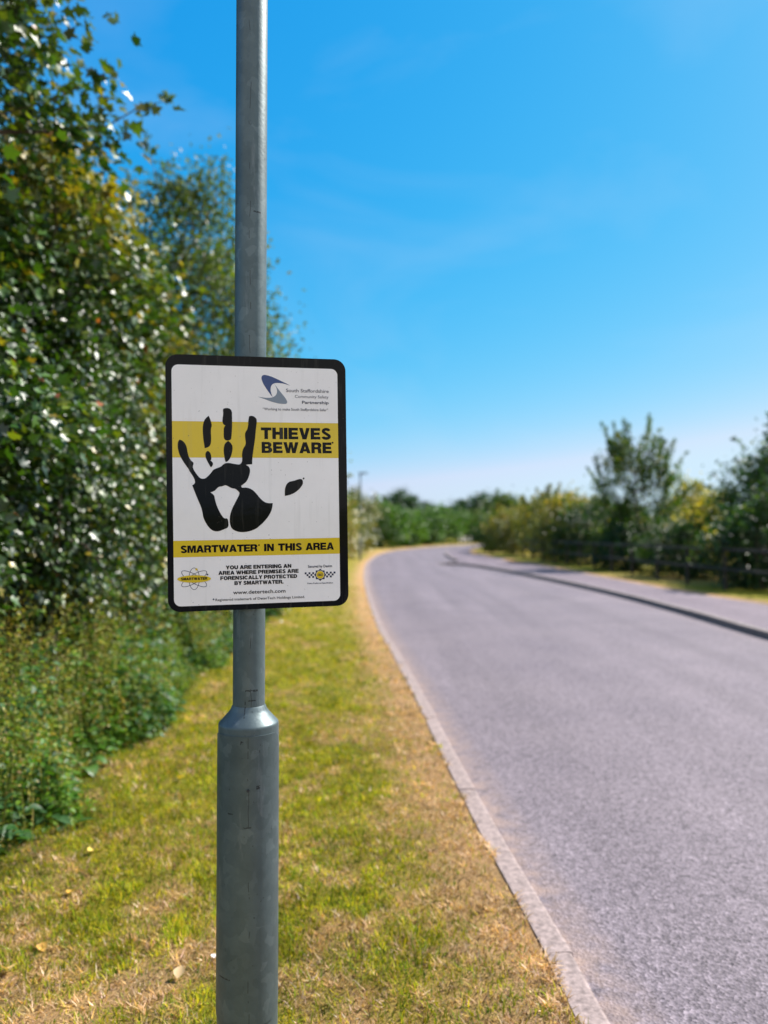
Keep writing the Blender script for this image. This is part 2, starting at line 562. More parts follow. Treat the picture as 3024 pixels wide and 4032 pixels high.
# ------------------------------------------------------------------ lamp posts
def galv_mat():
    m, nt, out = newmat('galvanised_steel')
    tc = N(nt, 'ShaderNodeTexCoord')
    ob = tc.outputs['Object']
    p = N(nt, 'ShaderNodeBsdfPrincipled')
    p.inputs['Metallic'].default_value = 0.5
    p.inputs['Specular IOR Level'].default_value = 0.5
    wob = noise(nt, ob, 30, 2)
    warped = N(nt, 'ShaderNodeVectorMath', operation='MULTIPLY_ADD')
    nt.links.new(wob.outputs[1], warped.inputs[0])
    warped.inputs[1].default_value = (0.03, 0.03, 0.05)
    nt.links.new(ob, warped.inputs[2])
    v = N(nt, 'ShaderNodeTexVoronoi')
    v.inputs['Scale'].default_value = 42
    nt.links.new(warped.outputs[0], v.inputs['Vector'])
    r = ramp(nt, [(0.0, (0.088, 0.118, 0.122)), (0.6, (0.096, 0.128, 0.132)), (0.88, (0.106, 0.139, 0.143)), (1.0, (0.125, 0.160, 0.164))])
    sep = N(nt, 'ShaderNodeSeparateColor')
    nt.links.new(v.outputs['Color'], sep.inputs[0])
    nt.links.new(sep.outputs[0], r.inputs[0])
    n2 = noise(nt, ob, 7, 5, 0.6)
    r2 = ramp(nt, [(0.3, (0.72, 0.74, 0.74)), (0.7, (1.2, 1.2, 1.2))])
    nt.links.new(n2.outputs[0], r2.inputs[0])
    c = mixc(nt, r.outputs[0], r2.outputs[0], 0.9, 'MULTIPLY')
    # pale oxide smears, drawn out downwards
    mp = N(nt, 'ShaderNodeMapping'); mp.inputs['Scale'].default_value = (26, 26, 5)
    nt.links.new(ob, mp.inputs['Vector'])
    n3 = noise(nt, mp.outputs[0], 1.0, 5, 0.7)
    c = mixc(nt, c, (0.52, 0.55, 0.56), math_(nt, 'MULTIPLY', ramp_val(nt, n3.outputs[0], 0.58, 0.78), 0.22))
    # dark specks
    n4 = noise(nt, ob, 110, 2)
    c = mixc(nt, c, (0.04, 0.05, 0.05), math_(nt, 'MULTIPLY', ramp_val(nt, n4.outputs[0], 0.70, 0.76), 0.8))
    # long drain lines: thin dark runs down the front, wandering a little, broken up
    sx = N(nt, 'ShaderNodeSeparateXYZ'); nt.links.new(ob, sx.inputs[0])
    x, y, z = sx.outputs
    front = math_(nt, 'LESS_THAN', y, 0.0)
    zv = N(nt, 'ShaderNodeCombineXYZ'); nt.links.new(z, zv.inputs[2])
    wz = noise(nt, zv.outputs[0], 5.0, 3)
    brk = noise(nt, zv.outputs[0], 9.0, 4); 
    for x0, slope, lo in ((0.006, -0.006, 0.545),):
        xx = math_(nt, 'SUBTRACT', math_(nt, 'SUBTRACT', x, x0), math_(nt, 'MULTIPLY', math_(nt, 'SUBTRACT', wz.outputs[0], 0.5), 0.030))
        if slope:
            xx = math_(nt, 'SUBTRACT', xx, math_(nt, 'MULTIPLY', math_(nt, 'SUBTRACT', z, 2.0), slope))
        d = math_(nt, 'ABSOLUTE', xx)
        k = math_(nt, 'MULTIPLY', math_(nt, 'LESS_THAN', d, 0.00075), front)
        k = math_(nt, 'MULTIPLY', k, math_(nt, 'GREATER_THAN', brk.outputs[0], lo - 0.03))
        c = mixc(nt, c, (0.03, 0.035, 0.035), math_(nt, 'MULTIPLY', k, 0.75))
    # scrapes and bolt-hole stains
    ng = noise(nt, ob, 160, 3)
    rough_edge = math_(nt, 'GREATER_THAN', ng.outputs[0], 0.44)
    for x0, z0, w, h in ((0.012, 1.206, 0.014, 0.0022), (0.013, 1.183, 0.010, 0.0015), (-0.002, 1.165, 0.0012, 0.02), (-0.043, 0.552, 0.014, 0.0018),
                         (0.034, 0.99, 0.0042, 0.0042), (-0.003, 1.094, 0.004, 0.004), (0.01, 0.90, 0.009, 0.0012), (-0.03, 0.93, 0.006, 0.0015), (0.032, 1.072, 0.006, 0.003), (0.02, 2.35, 0.008, 0.002)):
        k = math_(nt, 'MULTIPLY', math_(nt, 'LESS_THAN', math_(nt, 'ABSOLUTE', math_(nt, 'SUBTRACT', x, x0)), w),
                  math_(nt, 'LESS_THAN', math_(nt, 'ABSOLUTE', math_(nt, 'SUBTRACT', z, z0)), h))
        k = math_(nt, 'MULTIPLY', math_(nt, 'MULTIPLY', k, front), rough_edge)
        c = mixc(nt, c, (0.02, 0.022, 0.024), math_(nt, 'MULTIPLY', k, 0.85))
    nt.links.new(c, p.inputs['Base Color'])
    rr = N(nt, 'ShaderNodeMapRange')
    nt.links.new(n2.outputs[0], rr.inputs['Value'])
    rr.inputs['To Min'].default_value = 0.40; rr.inputs['To Max'].default_value = 0.58
    nt.links.new(rr.outputs[0], p.inputs['Roughness'])
    b = N(nt, 'ShaderNodeBump'); b.inputs['Strength'].default_value = 0.25; b.inputs['Distance'].default_value = 0.002
    nb = noise(nt, ob, 90, 4)
    nt.links.new(nb.outputs[0], b.inputs['Height']); nt.links.new(b.outputs[0], p.inputs['Normal'])
    nt.links.new(p.outputs[0], out.inputs[0])
    return m
M_galv = galv_mat()
M_dark = plain('dark_plastic', (0.03, 0.032, 0.035), 0.5)
M_glass = plain('lantern_glass', (0.6, 0.62, 0.63), 0.15)
M_steel = plain('bracket_steel', (0.35, 0.36, 0.36), 0.4, metal=0.7, var=0.15)

def lamp_post(x, y, rz, label):
    t = empty('lamp_post', (x, y, 0.02), rz)
    tag(t, label, 'lamp post', 'lamp posts along the verge')
    rb, rs = 0.0715, 0.038
    bm = bmesh.new()
    add_lathe(bm, [(rb, -0.3), (rb, 0.4), (rb, 0.75), (rb, 1.121), (rb - 0.0005, 1.1245), (rb - 0.0018, 1.1268), (rb - 0.004, 1.129), (0.055, 1.1425), (0.046, 1.1525), (0.0425, 1.158), (0.0405, 1.164), (0.0385, 1.167)], 96)
    bm_obj('base_section', bm, M_galv, t, 24)
    bm = bmesh.new()
    add_lathe(bm, [(rs, 1.12), (rs, 1.5), (rs, 2.0), (rs, 3.0), (rs, 4.0), (rs, 4.86)], 72)
    bm_obj('shaft', bm, M_galv, t, 40)
    # door: curved sheet with rounded corners standing 2 mm proud of the base
    bm = bmesh.new()
    z0, z1, half, rc = 0.447, 1.108, R(86), 0.035
    na = 48; out_ = []
    ro = rb + 0.0022
    rows = []
    zs = np.r_[z0, z0 + rc * (1 - np.cos(np.linspace(0.25, math.pi / 2, 7))), z1 - rc * (1 - np.cos(np.linspace(math.pi / 2, 0.25, 7))), z1]
    for z in zs:
        d = min(z - z0, z1 - z)
        inset = 0.0 if d >= rc else rc - math.sqrt(max(0, rc * rc - (rc - d) ** 2))
        h = half - inset / ro
        rows.append([(ro, -math.pi / 2 + h * (2 * i / na - 1), z) for i in range(na + 1)])
    g_o = [[bm.verts.new((r_ * math.cos(a), r_ * math.sin(a), z)) for r_, a, z in row] for row in rows]
    g_i = [[bm.verts.new(((r_ - 0.004) * math.cos(a), (r_ - 0.004) * math.sin(a), z)) for r_, a, z in row] for row in rows]
    for g in (g_o, g_i):
        for a, b in zip(g, g[1:]):
            for i in range(na):
                bm.faces.new((a[i], a[i + 1], b[i + 1], b[i]))
    for i in range(na):
        bm.faces.new((g_o[0][i], g_i[0][i], g_i[0][i + 1], g_o[0][i + 1]))
        bm.faces.new((g_o[-1][i], g_o[-1][i + 1], g_i[-1][i + 1], g_i[-1][i]))
    for a, b, c_, d_ in zip(g_o, g_o[1:], g_i, g_i[1:]):
        bm.faces.new((a[0], b[0], d_[0], c_[0])); bm.faces.new((a[-1], c_[-1], d_[-1], b[-1]))
    door = bm_obj('door', bm, M_galv, t, 35)
    bm = bmesh.new()
    r_ = bmesh.ops.create_cone(bm, cap_ends=True, segments=20, radius1=0.0036, radius2=0.003, depth=0.004)
    bmesh.ops.transform(bm, matrix=Matrix.Translation((0.012, -ro - 0.0012, 0.985)) @ Matrix.Rotation(R(90), 4, 'X'), verts=r_['verts'])
    bm_obj('lock', bm, M_dark, door, 35)
    # post-top lantern
    bm = bmesh.new()
    add_lathe(bm, [(0.048, 4.80), (0.05, 4.81), (0.05, 4.93), (0.04, 4.95)], 32)
    bm_obj('spigot', bm, M_dark, t, 40)
    bm = bmesh.new()
    add_box(bm, -0.10, 0.10, -0.10, 0.42, 4.94, 5.01, bevel=0.02)
    ln = bm_obj('lantern', bm, M_dark, t, 40)
    bm = bmesh.new()
    add_box(bm, -0.07, 0.07, 0.05, 0.38, 4.930, 4.943, bevel=0.004)
    bm_obj('lens', bm, M_glass, ln, 40)
    return t

POLE = (-0.325, 1.86)
lp0 = lamp_post(POLE[0], POLE[1], 0.0, 'near galvanised lamp post carrying the black framed warning sign')
lp1 = lamp_post(-1.36, 44.0, R(-90), 'distant thin grey lamp post on the verge before the bend')

# ------------------------------------------------------------------ warning sign
SW, SH = 0.42, 0.594
sign = empty('warning_sign', (0, 0, 0))
yaw, tilt, roll = 0.2212, 0.0149, -0.0174
Rm = Matrix.Rotation(yaw, 4, 'Z') @ Matrix.Rotation(tilt, 4, 'X') @ Matrix.Rotation(roll, 4, 'Y')
sign.matrix_world = Matrix.Translation((-0.2946, 1.8102, 1.7171)) @ Rm
tag(sign, 'black framed white and yellow sign with a black hand print', 'sign')

# measured drawing of the sign face -> metres on the board (homography from the four board corners)
SRC = [(61, 69), (1529, 118), (87, 2172), (1556, 2117)]
DST = [(-SW / 2, SH / 2), (SW / 2, SH / 2), (-SW / 2, -SH / 2), (SW / 2, -SH / 2)]
_A = []; _b = []
for (u, v), (X, Y) in zip(SRC, DST):
    _A.append([u, v, 1, 0, 0, 0, -u * X, -v * X]); _b.append(X)
    _A.append([0, 0, 0, u, v, 1, -u * Y, -v * Y]); _b.append(Y)
_h = np.r_[np.linalg.solve(np.array(_A, float), np.array(_b, float)), 1].reshape(3, 3)
def C(u, v):
    q = _h @ np.array([u, v, 1.0])
    return q[0] / q[2], q[1] / q[2]

def face_mat(name, c, rough=0.09, spec=0.5):
    m, nt, out = newmat(name)
    tc = N(nt, 'ShaderNodeTexCoord')
    p = N(nt, 'ShaderNodeBsdfPrincipled')
    p.inputs['Roughness'].default_value = rough
    p.inputs['Specular IOR Level'].default_value = spec
    nz = noise(nt, tc.outputs['Object'], 9, 5, 0.6)
    r = ramp(nt, [(0.3, tuple(x * 0.93 for x in c)), (0.7, c)])
    nt.links.new(nz.outputs[0], r.inputs[0])
    mp = N(nt, 'ShaderNodeMapping'); mp.inputs['Scale'].default_value = (60, 60, 4)
    nt.links.new(tc.outputs['Object'], mp.inputs['Vector'])
    ns = noise(nt, mp.outputs[0], 1.0, 4, 0.65)          # rain streaks of dust
    cc = mixc(nt, r.outputs[0], (0.30, 0.28, 0.24), math_(nt, 'MULTIPLY', ramp_val(nt, ns.outputs[0], 0.56, 0.8), 0.16))
    nk = noise(nt, tc.outputs['Object'], 190, 1)           # fly specks
    cc = mixc(nt, cc, (0.12, 0.10, 0.08), math_(nt, 'MULTIPLY', ramp_val(nt, nk.outputs[0], 0.76, 0.80), 0.55))
    nt.links.new(cc, p.inputs['Base Color'])
    nb = noise(nt, tc.outputs['Object'], 70, 3, 0.6)
    nc = noise(nt, tc.outputs['Object'], 7, 1, 0.5)
    hsum = math_(nt, 'ADD', math_(nt, 'MULTIPLY', nb.outputs[0], 0.10), math_(nt, 'MULTIPLY', nc.outputs[0], 0.7))
    b = N(nt, 'ShaderNodeBump'); b.inputs['Strength'].default_value = 0.5; b.inputs['Distance'].default_value = 0.0016
    nt.links.new(hsum, b.inputs['Height']); nt.links.new(b.outputs[0], p.inputs['Normal'])
    nt.links.new(p.outputs[0], out.inputs[0])
    return m
S_black = face_mat('sign_black', (0.004, 0.005, 0.006), 0.07, 0.14)
S_white = face_mat('sign_white', (0.92, 0.89, 0.88))
S_yellow = face_mat('sign_yellow', (0.74, 0.53, 0.010))
S_navy = face_mat('sign_navy', (0.012, 0.022, 0.055))
S_blue = face_mat('sign_blue', (0.012, 0.05, 0.19))
S_grey = face_mat('sign_grey', (0.20, 0.25, 0.31))
S_text = face_mat('sign_grey_text', (0.05, 0.065, 0.10))

def rrect(x0, x1, z0, z1, r, n=10):
    pts = []
    for cx, cz, a0 in ((x1 - r, z1 - r, 0), (x0 + r, z1 - r, 90), (x0 + r, z0 + r, 180), (x1 - r, z0 + r, 270)):
        for i in range(n + 1):
            a = R(a0 + 90 * i / n)
            pts.append((cx + r * math.cos(a), cz + r * math.sin(a)))
    return pts

def plate(name, loops, depth, mat, parent=sign, thick=0.0):
    """flat print from closed loops (even-odd fill), facing -Y, at y = -depth"""
    cu = bpy.data.curves.new(name, 'CURVE')
    cu.dimensions = '2D'
    cu.fill_mode = 'BOTH' if thick else 'FRONT'
    if thick: cu.extrude = thick / 2
    for lp in loops:
        s = cu.splines.new('POLY')
        s.points.add(len(lp) - 1)
        for pt, (x, z) in zip(s.points, lp): pt.co = (x, z, 0, 1)
        s.use_cyclic_u = True
    tmp = bpy.data.objects.new('tmp', cu)
    col.objects.link(tmp)
    bpy.context.view_layer.update()
    dg = bpy.context.evaluated_depsgraph_get()
    me = bpy.data.meshes.new_from_object(tmp.evaluated_get(dg))
    bpy.data.objects.remove(tmp); bpy.data.curves.remove(cu)
    me.name = name
    # curve XY plane -> board XZ plane facing -Y
    me.transform(Matrix(((1, 0, 0, 0), (0, 0, -1, -depth), (0, 1, 0, 0), (0, 0, 0, 1))))
    me.materials.clear()
    return link(name, me, mat, parent)

def T(lst, ox=0, oy=0, s=1.0):
    return [C(ox + x * s, oy + y * s) for x, y in lst]

plate('board', [rrect(-SW / 2, SW / 2, -SH / 2, SH / 2, 0.028)], 0.0, S_black, thick=0.003)
wx0, wx1 = C(113, 250)[0], C(1464, 300)[0]
wz1, wz0 = C(700, 172)[1], C(700, 2105)[1]
plate('white_face', [rrect(wx0, wx1, wz0, wz1, 0.0155)], 0.0018, S_white)
for a, b in (((700, 624.5), (700, 915)), ((700, 1580.5), (700, 1713))):
    zt, zb = C(*a)[1], C(*b)[1]
    plate('yellow_band', [[(wx0, zb), (wx1, zb), (wx1, zt), (wx0, zt)]], 0.0021, S_yellow)

def chaikin(p):
    out = []
    n = len(p)
    for i in range(n):
        a, b, c = np.array(p[i - 1]), np.array(p[i]), np.array(p[(i + 1) % n])
        v1, v2 = b - a, c - b
        cosang = np.dot(v1, v2) / (np.linalg.norm(v1) * np.linalg.norm(v2) + 1e-9)
        if cosang < 0.55: out.append(tuple(b))
        else:
            out.append(tuple(b * 0.75 + a * 0.25)); out.append(tuple(b * 0.75 + c * 0.25))
    return out

hand = [
 [(478,230),(450,252),(425,285),(410,340),(408,410),(415,500),(425,560),(432,607),(465,600),(492,580),(505,545),(507,480),(503,420),(505,375),(516,343),(505,300),(492,260)],
 [(440,690),(443,660),(462,640),(485,645),(503,675),(510,715),(508,740),(500,752),(515,762),(528,780),(528,800),(515,822),(502,830),(485,800),(460,755),(445,720)],
 [(643,157),(655,145),(690,138),(725,147),(748,175),(750,230),(752,330),(748,420),(742,490),(735,510),(700,520),(672,515),(655,490),(652,430),(655,365),(672,343),(650,332),(637,300),(640,260),(648,210)],
 [(705,523),(735,545),(755,580),(758,610),(750,660),(738,705),(715,745),(690,767),(675,767),(665,730),(655,670),(653,610),(663,565),(680,540)],
 [(950,237),(975,230),(1005,237),(1030,260),(1040,283),(1035,340),(1028,390),(1022,470),(1010,560),(995,660),(987,730),(985,796),(935,797),(912,803),(940,818),(957,840),(961,880),(950,930),(925,990),(890,1022),(855,1048),(868,1068),(920,1067),(960,1077),(1005,1105),(1045,1150),(1085,1200),(1130,1237),(1175,1250),(1225,1248),(1220,1300),(1205,1350),(1170,1410),(1120,1470),(1070,1515),(1030,1548),(960,1575),(890,1587),(830,1583),(780,1567),(745,1540),(730,1500),(723,1450),(728,1390),(745,1330),(775,1265),(810,1200),(835,1150),(838,1125),(820,1105),(790,1080),(750,1075),(720,1060),(690,1043),(665,1038),(640,1052),(600,1055),(580,1070),(555,1098),(530,1112),(498,1122),(525,1140),(545,1163),(550,1200),(570,1270),(600,1340),(640,1405),(662,1427),(690,1424),(705,1440),(708,1470),(711,1510),(700,1535),(670,1547),(640,1560),(600,1575),(560,1577),(520,1565),(480,1530),(440,1470),(415,1410),(408,1360),(390,1290),(350,1200),(310,1100),(287,1040),(312,1025),(322,1000),(310,960),(280,910),(255,875),(245,850),(225,825),(180,760),(140,690),(120,620),(115,565),(122,530),(138,507),(165,515),(195,540),(215,575),(225,610),(232,650),(240,690),(255,725),(275,755),(298,772),(302,790),(293,815),(295,840),(310,870),(345,920),(375,955),(405,965),(440,960),(470,935),(515,885),(525,865),(560,845),(620,825),(650,795),(680,780),(720,780),(770,790),(830,800),(850,792),(866,770),(870,735),(866,690),(870,650),(880,615),(912,562),(908,520),(900,460),(905,425),(930,385),(938,340),(940,290)],
 [(1366,1165),(1366,1110),(1370,1070),(1385,1030),(1405,1010),(1425,997),(1470,990),(1520,972),(1550,966),(1570,975),(1578,1000),(1576,1025),(1560,1055),(1520,1100),(1470,1135),(1420,1155)],
]
def disc(cx, cy, r, n=16):
    return [(cx + r * math.cos(2 * math.pi * i / n), cy + r * math.sin(2 * math.pi * i / n)) for i in range(n)]
plate('hand_print', [T(chaikin(h), 82.7, 413.5, 0.6979) for h in hand] + [T(disc(1189, 1085, 7))], 0.0024, S_black)

# crescent emblem, top right
blue = [(722,353),(660,320),(600,292),(540,262),(480,235),(430,213),(380,197),(345,188),(320,185),(300,189),(285,199),(275,213),(272,232),(276,258),(285,285),(300,320),(320,355),(350,402),(380,445),(420,500),(450,532),(440,512),(430,488),(420,455),(415,425),(415,390),(420,368),(428,350),(445,331),(465,319),(490,313),(520,311),(560,313),(600,318),(660,333)]
grey = [(465,320),(500,362),(540,415),(570,452),(600,490),(628,524),(650,555),(664,578),(672,598),(673,618),(666,630),(650,636),(625,638),(600,637),(560,633),(520,626),(475,615),(430,602),(380,585),(330,565),(270,544),(215,523),(260,531),(300,537),(335,541),(370,542),(400,541),(430,538),(452,531),(470,523),(487,510),(500,495),(509,477),(515,455),(515,432),(512,410),(505,387),(495,365),(482,343)]
plate('crescent_emblem', [T(blue, 702.95, 144.7, 0.5234)], 0.0021, S_blue)
plate('crescent_emblem', [T(grey, 702.95, 144.7, 0.5234)], 0.0021, S_grey)

# heavy capitals for the headlines, drawn as outlines (unit cap height)
def arc(cx, cy, rx, ry, a0, a1, n=12):
    return [(cx + rx * math.cos(R(a0 + (a1 - a0) * i / n)), cy + ry * math.sin(R(a0 + (a1 - a0) * i / n))) for i in range(n + 1)]
def stroke(pts, w):
    P = np.array(pts, float)
    Tn = np.gradient(P, axis=0); Tn /= np.linalg.norm(Tn, axis=1)[:, None]
    Nn = np.c_[-Tn[:, 1], Tn[:, 0]]
    w = np.asarray(w) if np.ndim(w) else np.full(len(P), w)
    return [tuple(q) for q in np.r_[P + Nn * w[:, None] / 2, (P - Nn * w[:, None] / 2)[::-1]]]
def bar(x0, x1, y0, y1): return [(x0, y0), (x1, y0), (x1, y1), (x0, y1)]
s_mid = arc(0.44, 0.735, 0.265, 0.165, 12, 262, 18)[:-2] + arc(0.43, 0.265, 0.285, 0.165, 78, -172, 20)[2:]
G = {
 'T': (0.88, [[(0, 1), (0.88, 1), (0.88, 0.75), (0.59, 0.75), (0.59, 0), (0.29, 0), (0.29, 0.75), (0, 0.75)]]),
 'H': (0.90, [[(0, 0), (0, 1), (0.3, 1), (0.3, 0.64), (0.6, 0.64), (0.6, 1), (0.9, 1), (0.9, 0), (0.6, 0), (0.6, 0.38), (0.3, 0.38), (0.3, 0)]]),
 'I': (0.31, [bar(0, 0.31, 0, 1)]),
 'E': (0.83, [[(0, 0), (0, 1), (0.81, 1), (0.81, 0.76), (0.3, 0.76), (0.3, 0.615), (0.77, 0.615), (0.77, 0.385), (0.3, 0.385), (0.3, 0.24), (0.83, 0.24), (0.83, 0)]]),
 'F': (0.78, [[(0, 0), (0, 1), (0.78, 1), (0.78, 0.76), (0.3, 0.76), (0.3, 0.59), (0.71, 0.59), (0.71, 0.36), (0.3, 0.36), (0.3, 0)]]),
 'L': (0.74, [[(0, 0), (0, 1), (0.3, 1), (0.3, 0.25), (0.74, 0.25), (0.74, 0)]]),
 'V': (0.92, [[(0, 1), (0.31, 1), (0.465, 0.40), (0.62, 1), (0.92, 1), (0.63, 0), (0.29, 0)]]),
 'W': (1.33, [[(0, 1), (0.30, 1), (0.425, 0.42), (0.535, 1), (0.80, 1), (0.91, 0.42), (1.035, 1), (1.33, 1), (1.07, 0), (0.77, 0), (0.667, 0.54), (0.565, 0), (0.265, 0)]]),
 'A': (1.0, [[(0, 0), (0.335, 1), (0.665, 1), (1, 0), (0.69, 0), (0.64, 0.165), (0.36, 0.165), (0.31, 0)], [(0.425, 0.375), (0.5, 0.64), (0.575, 0.375)]]),
 'M': (1.08, [[(0, 0), (0, 1), (0.41, 1), (0.54, 0.44), (0.67, 1), (1.08, 1), (1.08, 0), (0.80, 0), (0.80, 0.66), (0.64, 0), (0.44, 0), (0.28, 0.66), (0.28, 0)]]),
 'N': (0.91, [[(0, 0), (0, 1), (0.31, 1), (0.63, 0.45), (0.63, 1), (0.91, 1), (0.91, 0), (0.60, 0), (0.28, 0.55), (0.28, 0)]]),
 'Y': (0.95, [[(0, 1), (0.34, 1), (0.475, 0.68), (0.61, 1), (0.95, 1), (0.625, 0.40), (0.625, 0), (0.325, 0), (0.325, 0.40)]]),
 'O': (1.0, [arc(0.5, 0.5, 0.5, 0.525, 0, 359, 32), arc(0.5, 0.5, 0.195, 0.275, 0, 359, 24)]),
 'D': (0.92, [[(0, 0), (0, 1)] + arc(0.42, 0.5, 0.5, 0.5, 90, -90, 20), [(0.3, 0.25), (0.3, 0.75)] + arc(0.42, 0.5, 0.19, 0.25, 90, -90, 14)]),
 'P': (0.86, [[(0, 0), (0, 1)] + arc(0.53, 0.665, 0.33, 0.335, 90, -90, 16) + [(0.3, 0.33), (0.3, 0)], [(0.3, 0.56), (0.3, 0.77)] + arc(0.49, 0.665, 0.085, 0.105, 90, -90, 8)]),
 'R': (0.92, [[(0, 0), (0, 1)] + arc(0.58, 0.715, 0.32, 0.285, 90, -50, 14) + [(0.87, 0.38), (0.885, 0.1), (0.92, 0.0), (0.61, 0), (0.585, 0.10), (0.575, 0.28), (0.53, 0.36), (0.3, 0.36), (0.3, 0)], [(0.3, 0.57), (0.3, 0.77)] + arc(0.50, 0.67, 0.09, 0.10, 90, -90, 8)]),
 'B': (0.92, [[(0, 0), (0, 1)] + arc(0.56, 0.745, 0.30, 0.255, 90, -50, 10) + arc(0.58, 0.285, 0.34, 0.285, 55, -90, 12), [(0.3, 0.62), (0.3, 0.78)] + arc(0.49, 0.70, 0.075, 0.08, 90, -90, 8), [(0.3, 0.22), (0.3, 0.41)] + arc(0.51, 0.315, 0.09, 0.095, 90, -90, 8)]),
 'U': (0.90, [stroke([(0.15, 1.0), (0.15, 0.7), (0.15, 0.4)] + arc(0.45, 0.36, 0.30, 0.245, 180, 360, 16)[1:-1] + [(0.75, 0.4), (0.75, 0.7), (0.75, 1.0)], 0.29)]),
 'C': (0.93, [stroke(arc(0.49, 0.5, 0.35, 0.39, 38, 322, 28), 0.275)]),
 'G': (0.97, [stroke(arc(0.49, 0.5, 0.35, 0.39, 40, 300, 26), 0.275), [(0.50, 0.54), (0.95, 0.54), (0.95, 0.0), (0.74, 0.0), (0.70, 0.31), (0.50, 0.31)]]),
 'S': (0.86, [stroke(s_mid, 0.245)]),
 '.': (0.30, [bar(0, 0.28, 0, 0.26)]),
 ' ': (0.30, []),
}
def heavy(text, track=0.07):
    loops = []; x = 0
    for ch in text:
        w, ls = G[ch]
        for l in ls: loops.append([(x + a, b) for a, b in l])
        x += w + track
    return loops, x - track

def box_of(bl, br, top):
    """bl, br: baseline ends; top: y of cap height above bl  -> x0, x1, base line and cap in metres"""
    a, b, t = C(*bl), C(*br), C(bl[0], top)
    return a, b, t[1] - a[1]

def put_heavy(text, bl, br, top, mat=S_black, depth=0.0024, track=0.075, extra=()):
    a, b, cap = box_of(bl, br, top)
    loops, w = heavy(text, track)
    sx = (b[0] - a[0]) / w; z0 = (a[1] + b[1]) / 2
    # separate meshes for overlapping outlines are avoided: G's two outlines only touch
    out = [[(a[0] + x * sx, z0 + y * cap) for x, y in l] for l in loops]
    out += [T(disc(*e)) for e in extra]
    o = plate('lettering', out, depth, mat)
    return o

def put_font(text, bl, br, top, mat=S_black, depth=0.0024, bold=0.0, shear=0.0, extra=(), ref='H'):
    a, b, cap = box_of(bl, br, top)
    cu = bpy.data.curves.new('lettering', 'FONT')
    cu.body = text
    cu.offset = bold
    cu.shear = shear
    cu.resolution_u = 3
    cu.fill_mode = 'FRONT'
    tmp = bpy.data.objects.new('tmp', cu); col.objects.link(tmp)
    bpy.context.view_layer.update()
    dg = bpy.context.evaluated_depsgraph_get()
    me = bpy.data.meshes.new_from_object(tmp.evaluated_get(dg))
    n = len(me.vertices); V = np.zeros(n * 3); me.vertices.foreach_get('co', V); V = V.reshape(-1, 3)
    x0, x1 = V[:, 0].min(), V[:, 0].max()
    capu = 0.73 + bold       # cap height of the built-in face
    z0 = (a[1] + b[1]) / 2
    W_ = np.zeros_like(V)
    W_[:, 0] = a[0] + (V[:, 0] - x0) / (x1 - x0) * (b[0] - a[0])
    W_[:, 1] = -depth
    W_[:, 2] = z0 + V[:, 1] / capu * cap
    me.vertices.foreach_set('co', W_.ravel())
    bpy.data.objects.remove(tmp); bpy.data.curves.remove(cu)
    me.name = 'lettering'; me.materials.clear(); me.update()
    return link('lettering', me, mat, sign)

put_heavy('THIEVES', (842, 761), (1413, 771), 667)
put_heavy('BEWARE', (848, 876), (1418, 882), 786, extra=((1425, 794, 7.5),))
put_heavy('SMARTWATER', (187, 1690), (814, 1677), 1630, track=0.02, extra=((826, 1626, 7),))
put_heavy('IN', (868, 1676), (948, 1674), 1616)
put_heavy('THIS', (982, 1673), (1177, 1669), 1613, track=0.05)
put_heavy('AREA', (1206, 1668), (1436, 1663), 1609, track=0.03)
put_heavy('YOU ARE ENTERING AN', (555.8, 1822.9), (1089.5, 1810), 1792, track=0.05)
put_heavy('AREA WHERE PREMISES ARE', (496.6, 1868.4), (1148.7, 1849.4), 1837, track=0.05)
put_heavy('FORENSICALLY PROTECTED', (511.7, 1909.6), (1136.9, 1893), 1878.8, track=0.05)
put_heavy('BY SMARTWATER.', (626.8, 1949.8), (1025.6, 1938), 1919, track=0.04)
put_font('www.detertech.com', (615.9, 2024.6), (1042, 2011.4), 1993, bold=0.012)
put_font('Registered trademark of DeterTech Holdings Limited.', (472.9, 2080), (1200, 2056.4), 2058, bold=0.006)
plate('lettering', [T(disc(457, 2066, 7))], 0.0024, S_text)
put_font('South Staffordshire', (1045.8, 382.9), (1392.8, 388), 354, S_navy, bold=0.004)
put_font('Community Safety', (1118, 430), (1391, 433.6), 405, S_text)
put_font('Partnership', (1175.6, 477), (1392.8, 480.7), 452, S_text, bold=0.022)
put_font('\u201cWorking to make South Staffordshire Safer\u201d', (856, 531), (1387.5, 535.7), 509, S_navy, bold=0.006)
put_font('Secured by Design', (1225, 1810), (1420.7, 1805), 1788, S_navy, bold=0.02)
put_font('Police Preferred Specification', (1220.8, 1942.8), (1428, 1937.6), 1930.5, S_navy, bold=0.012)
# orbit emblem, bottom left
def E1(lst): return T(lst, 124.05, 1695.4, 0.2742)
def ring(cx, cy, a, b, rot, w=14):
    pts = [(cx + a * math.cos(t) * math.cos(rot) - b * math.sin(t) * math.sin(rot), cy + a * math.cos(t) * math.sin(rot) + b * math.sin(t) * math.cos(rot)) for t in np.linspace(0, 2 * math.pi, 49)[:-1]]
    P = np.array(pts); Tn = np.roll(P, -1, 0) - np.roll(P, 1, 0); Tn /= np.linalg.norm(Tn, axis=1)[:, None]
    Nn = np.c_[-Tn[:, 1], Tn[:, 0]] * w / 2
    return [E1([tuple(q) for q in P + Nn]), E1([tuple(q) for q in P - Nn])]
for k, (a, b, rot) in enumerate(((322, 155, math.pi / 2), (424, 126, -R(30)), (424, 126, R(30)))):
    plate('orbit_ring', ring(638, 742, a, b, rot), 0.0021 + 0.0002 * k, S_navy)
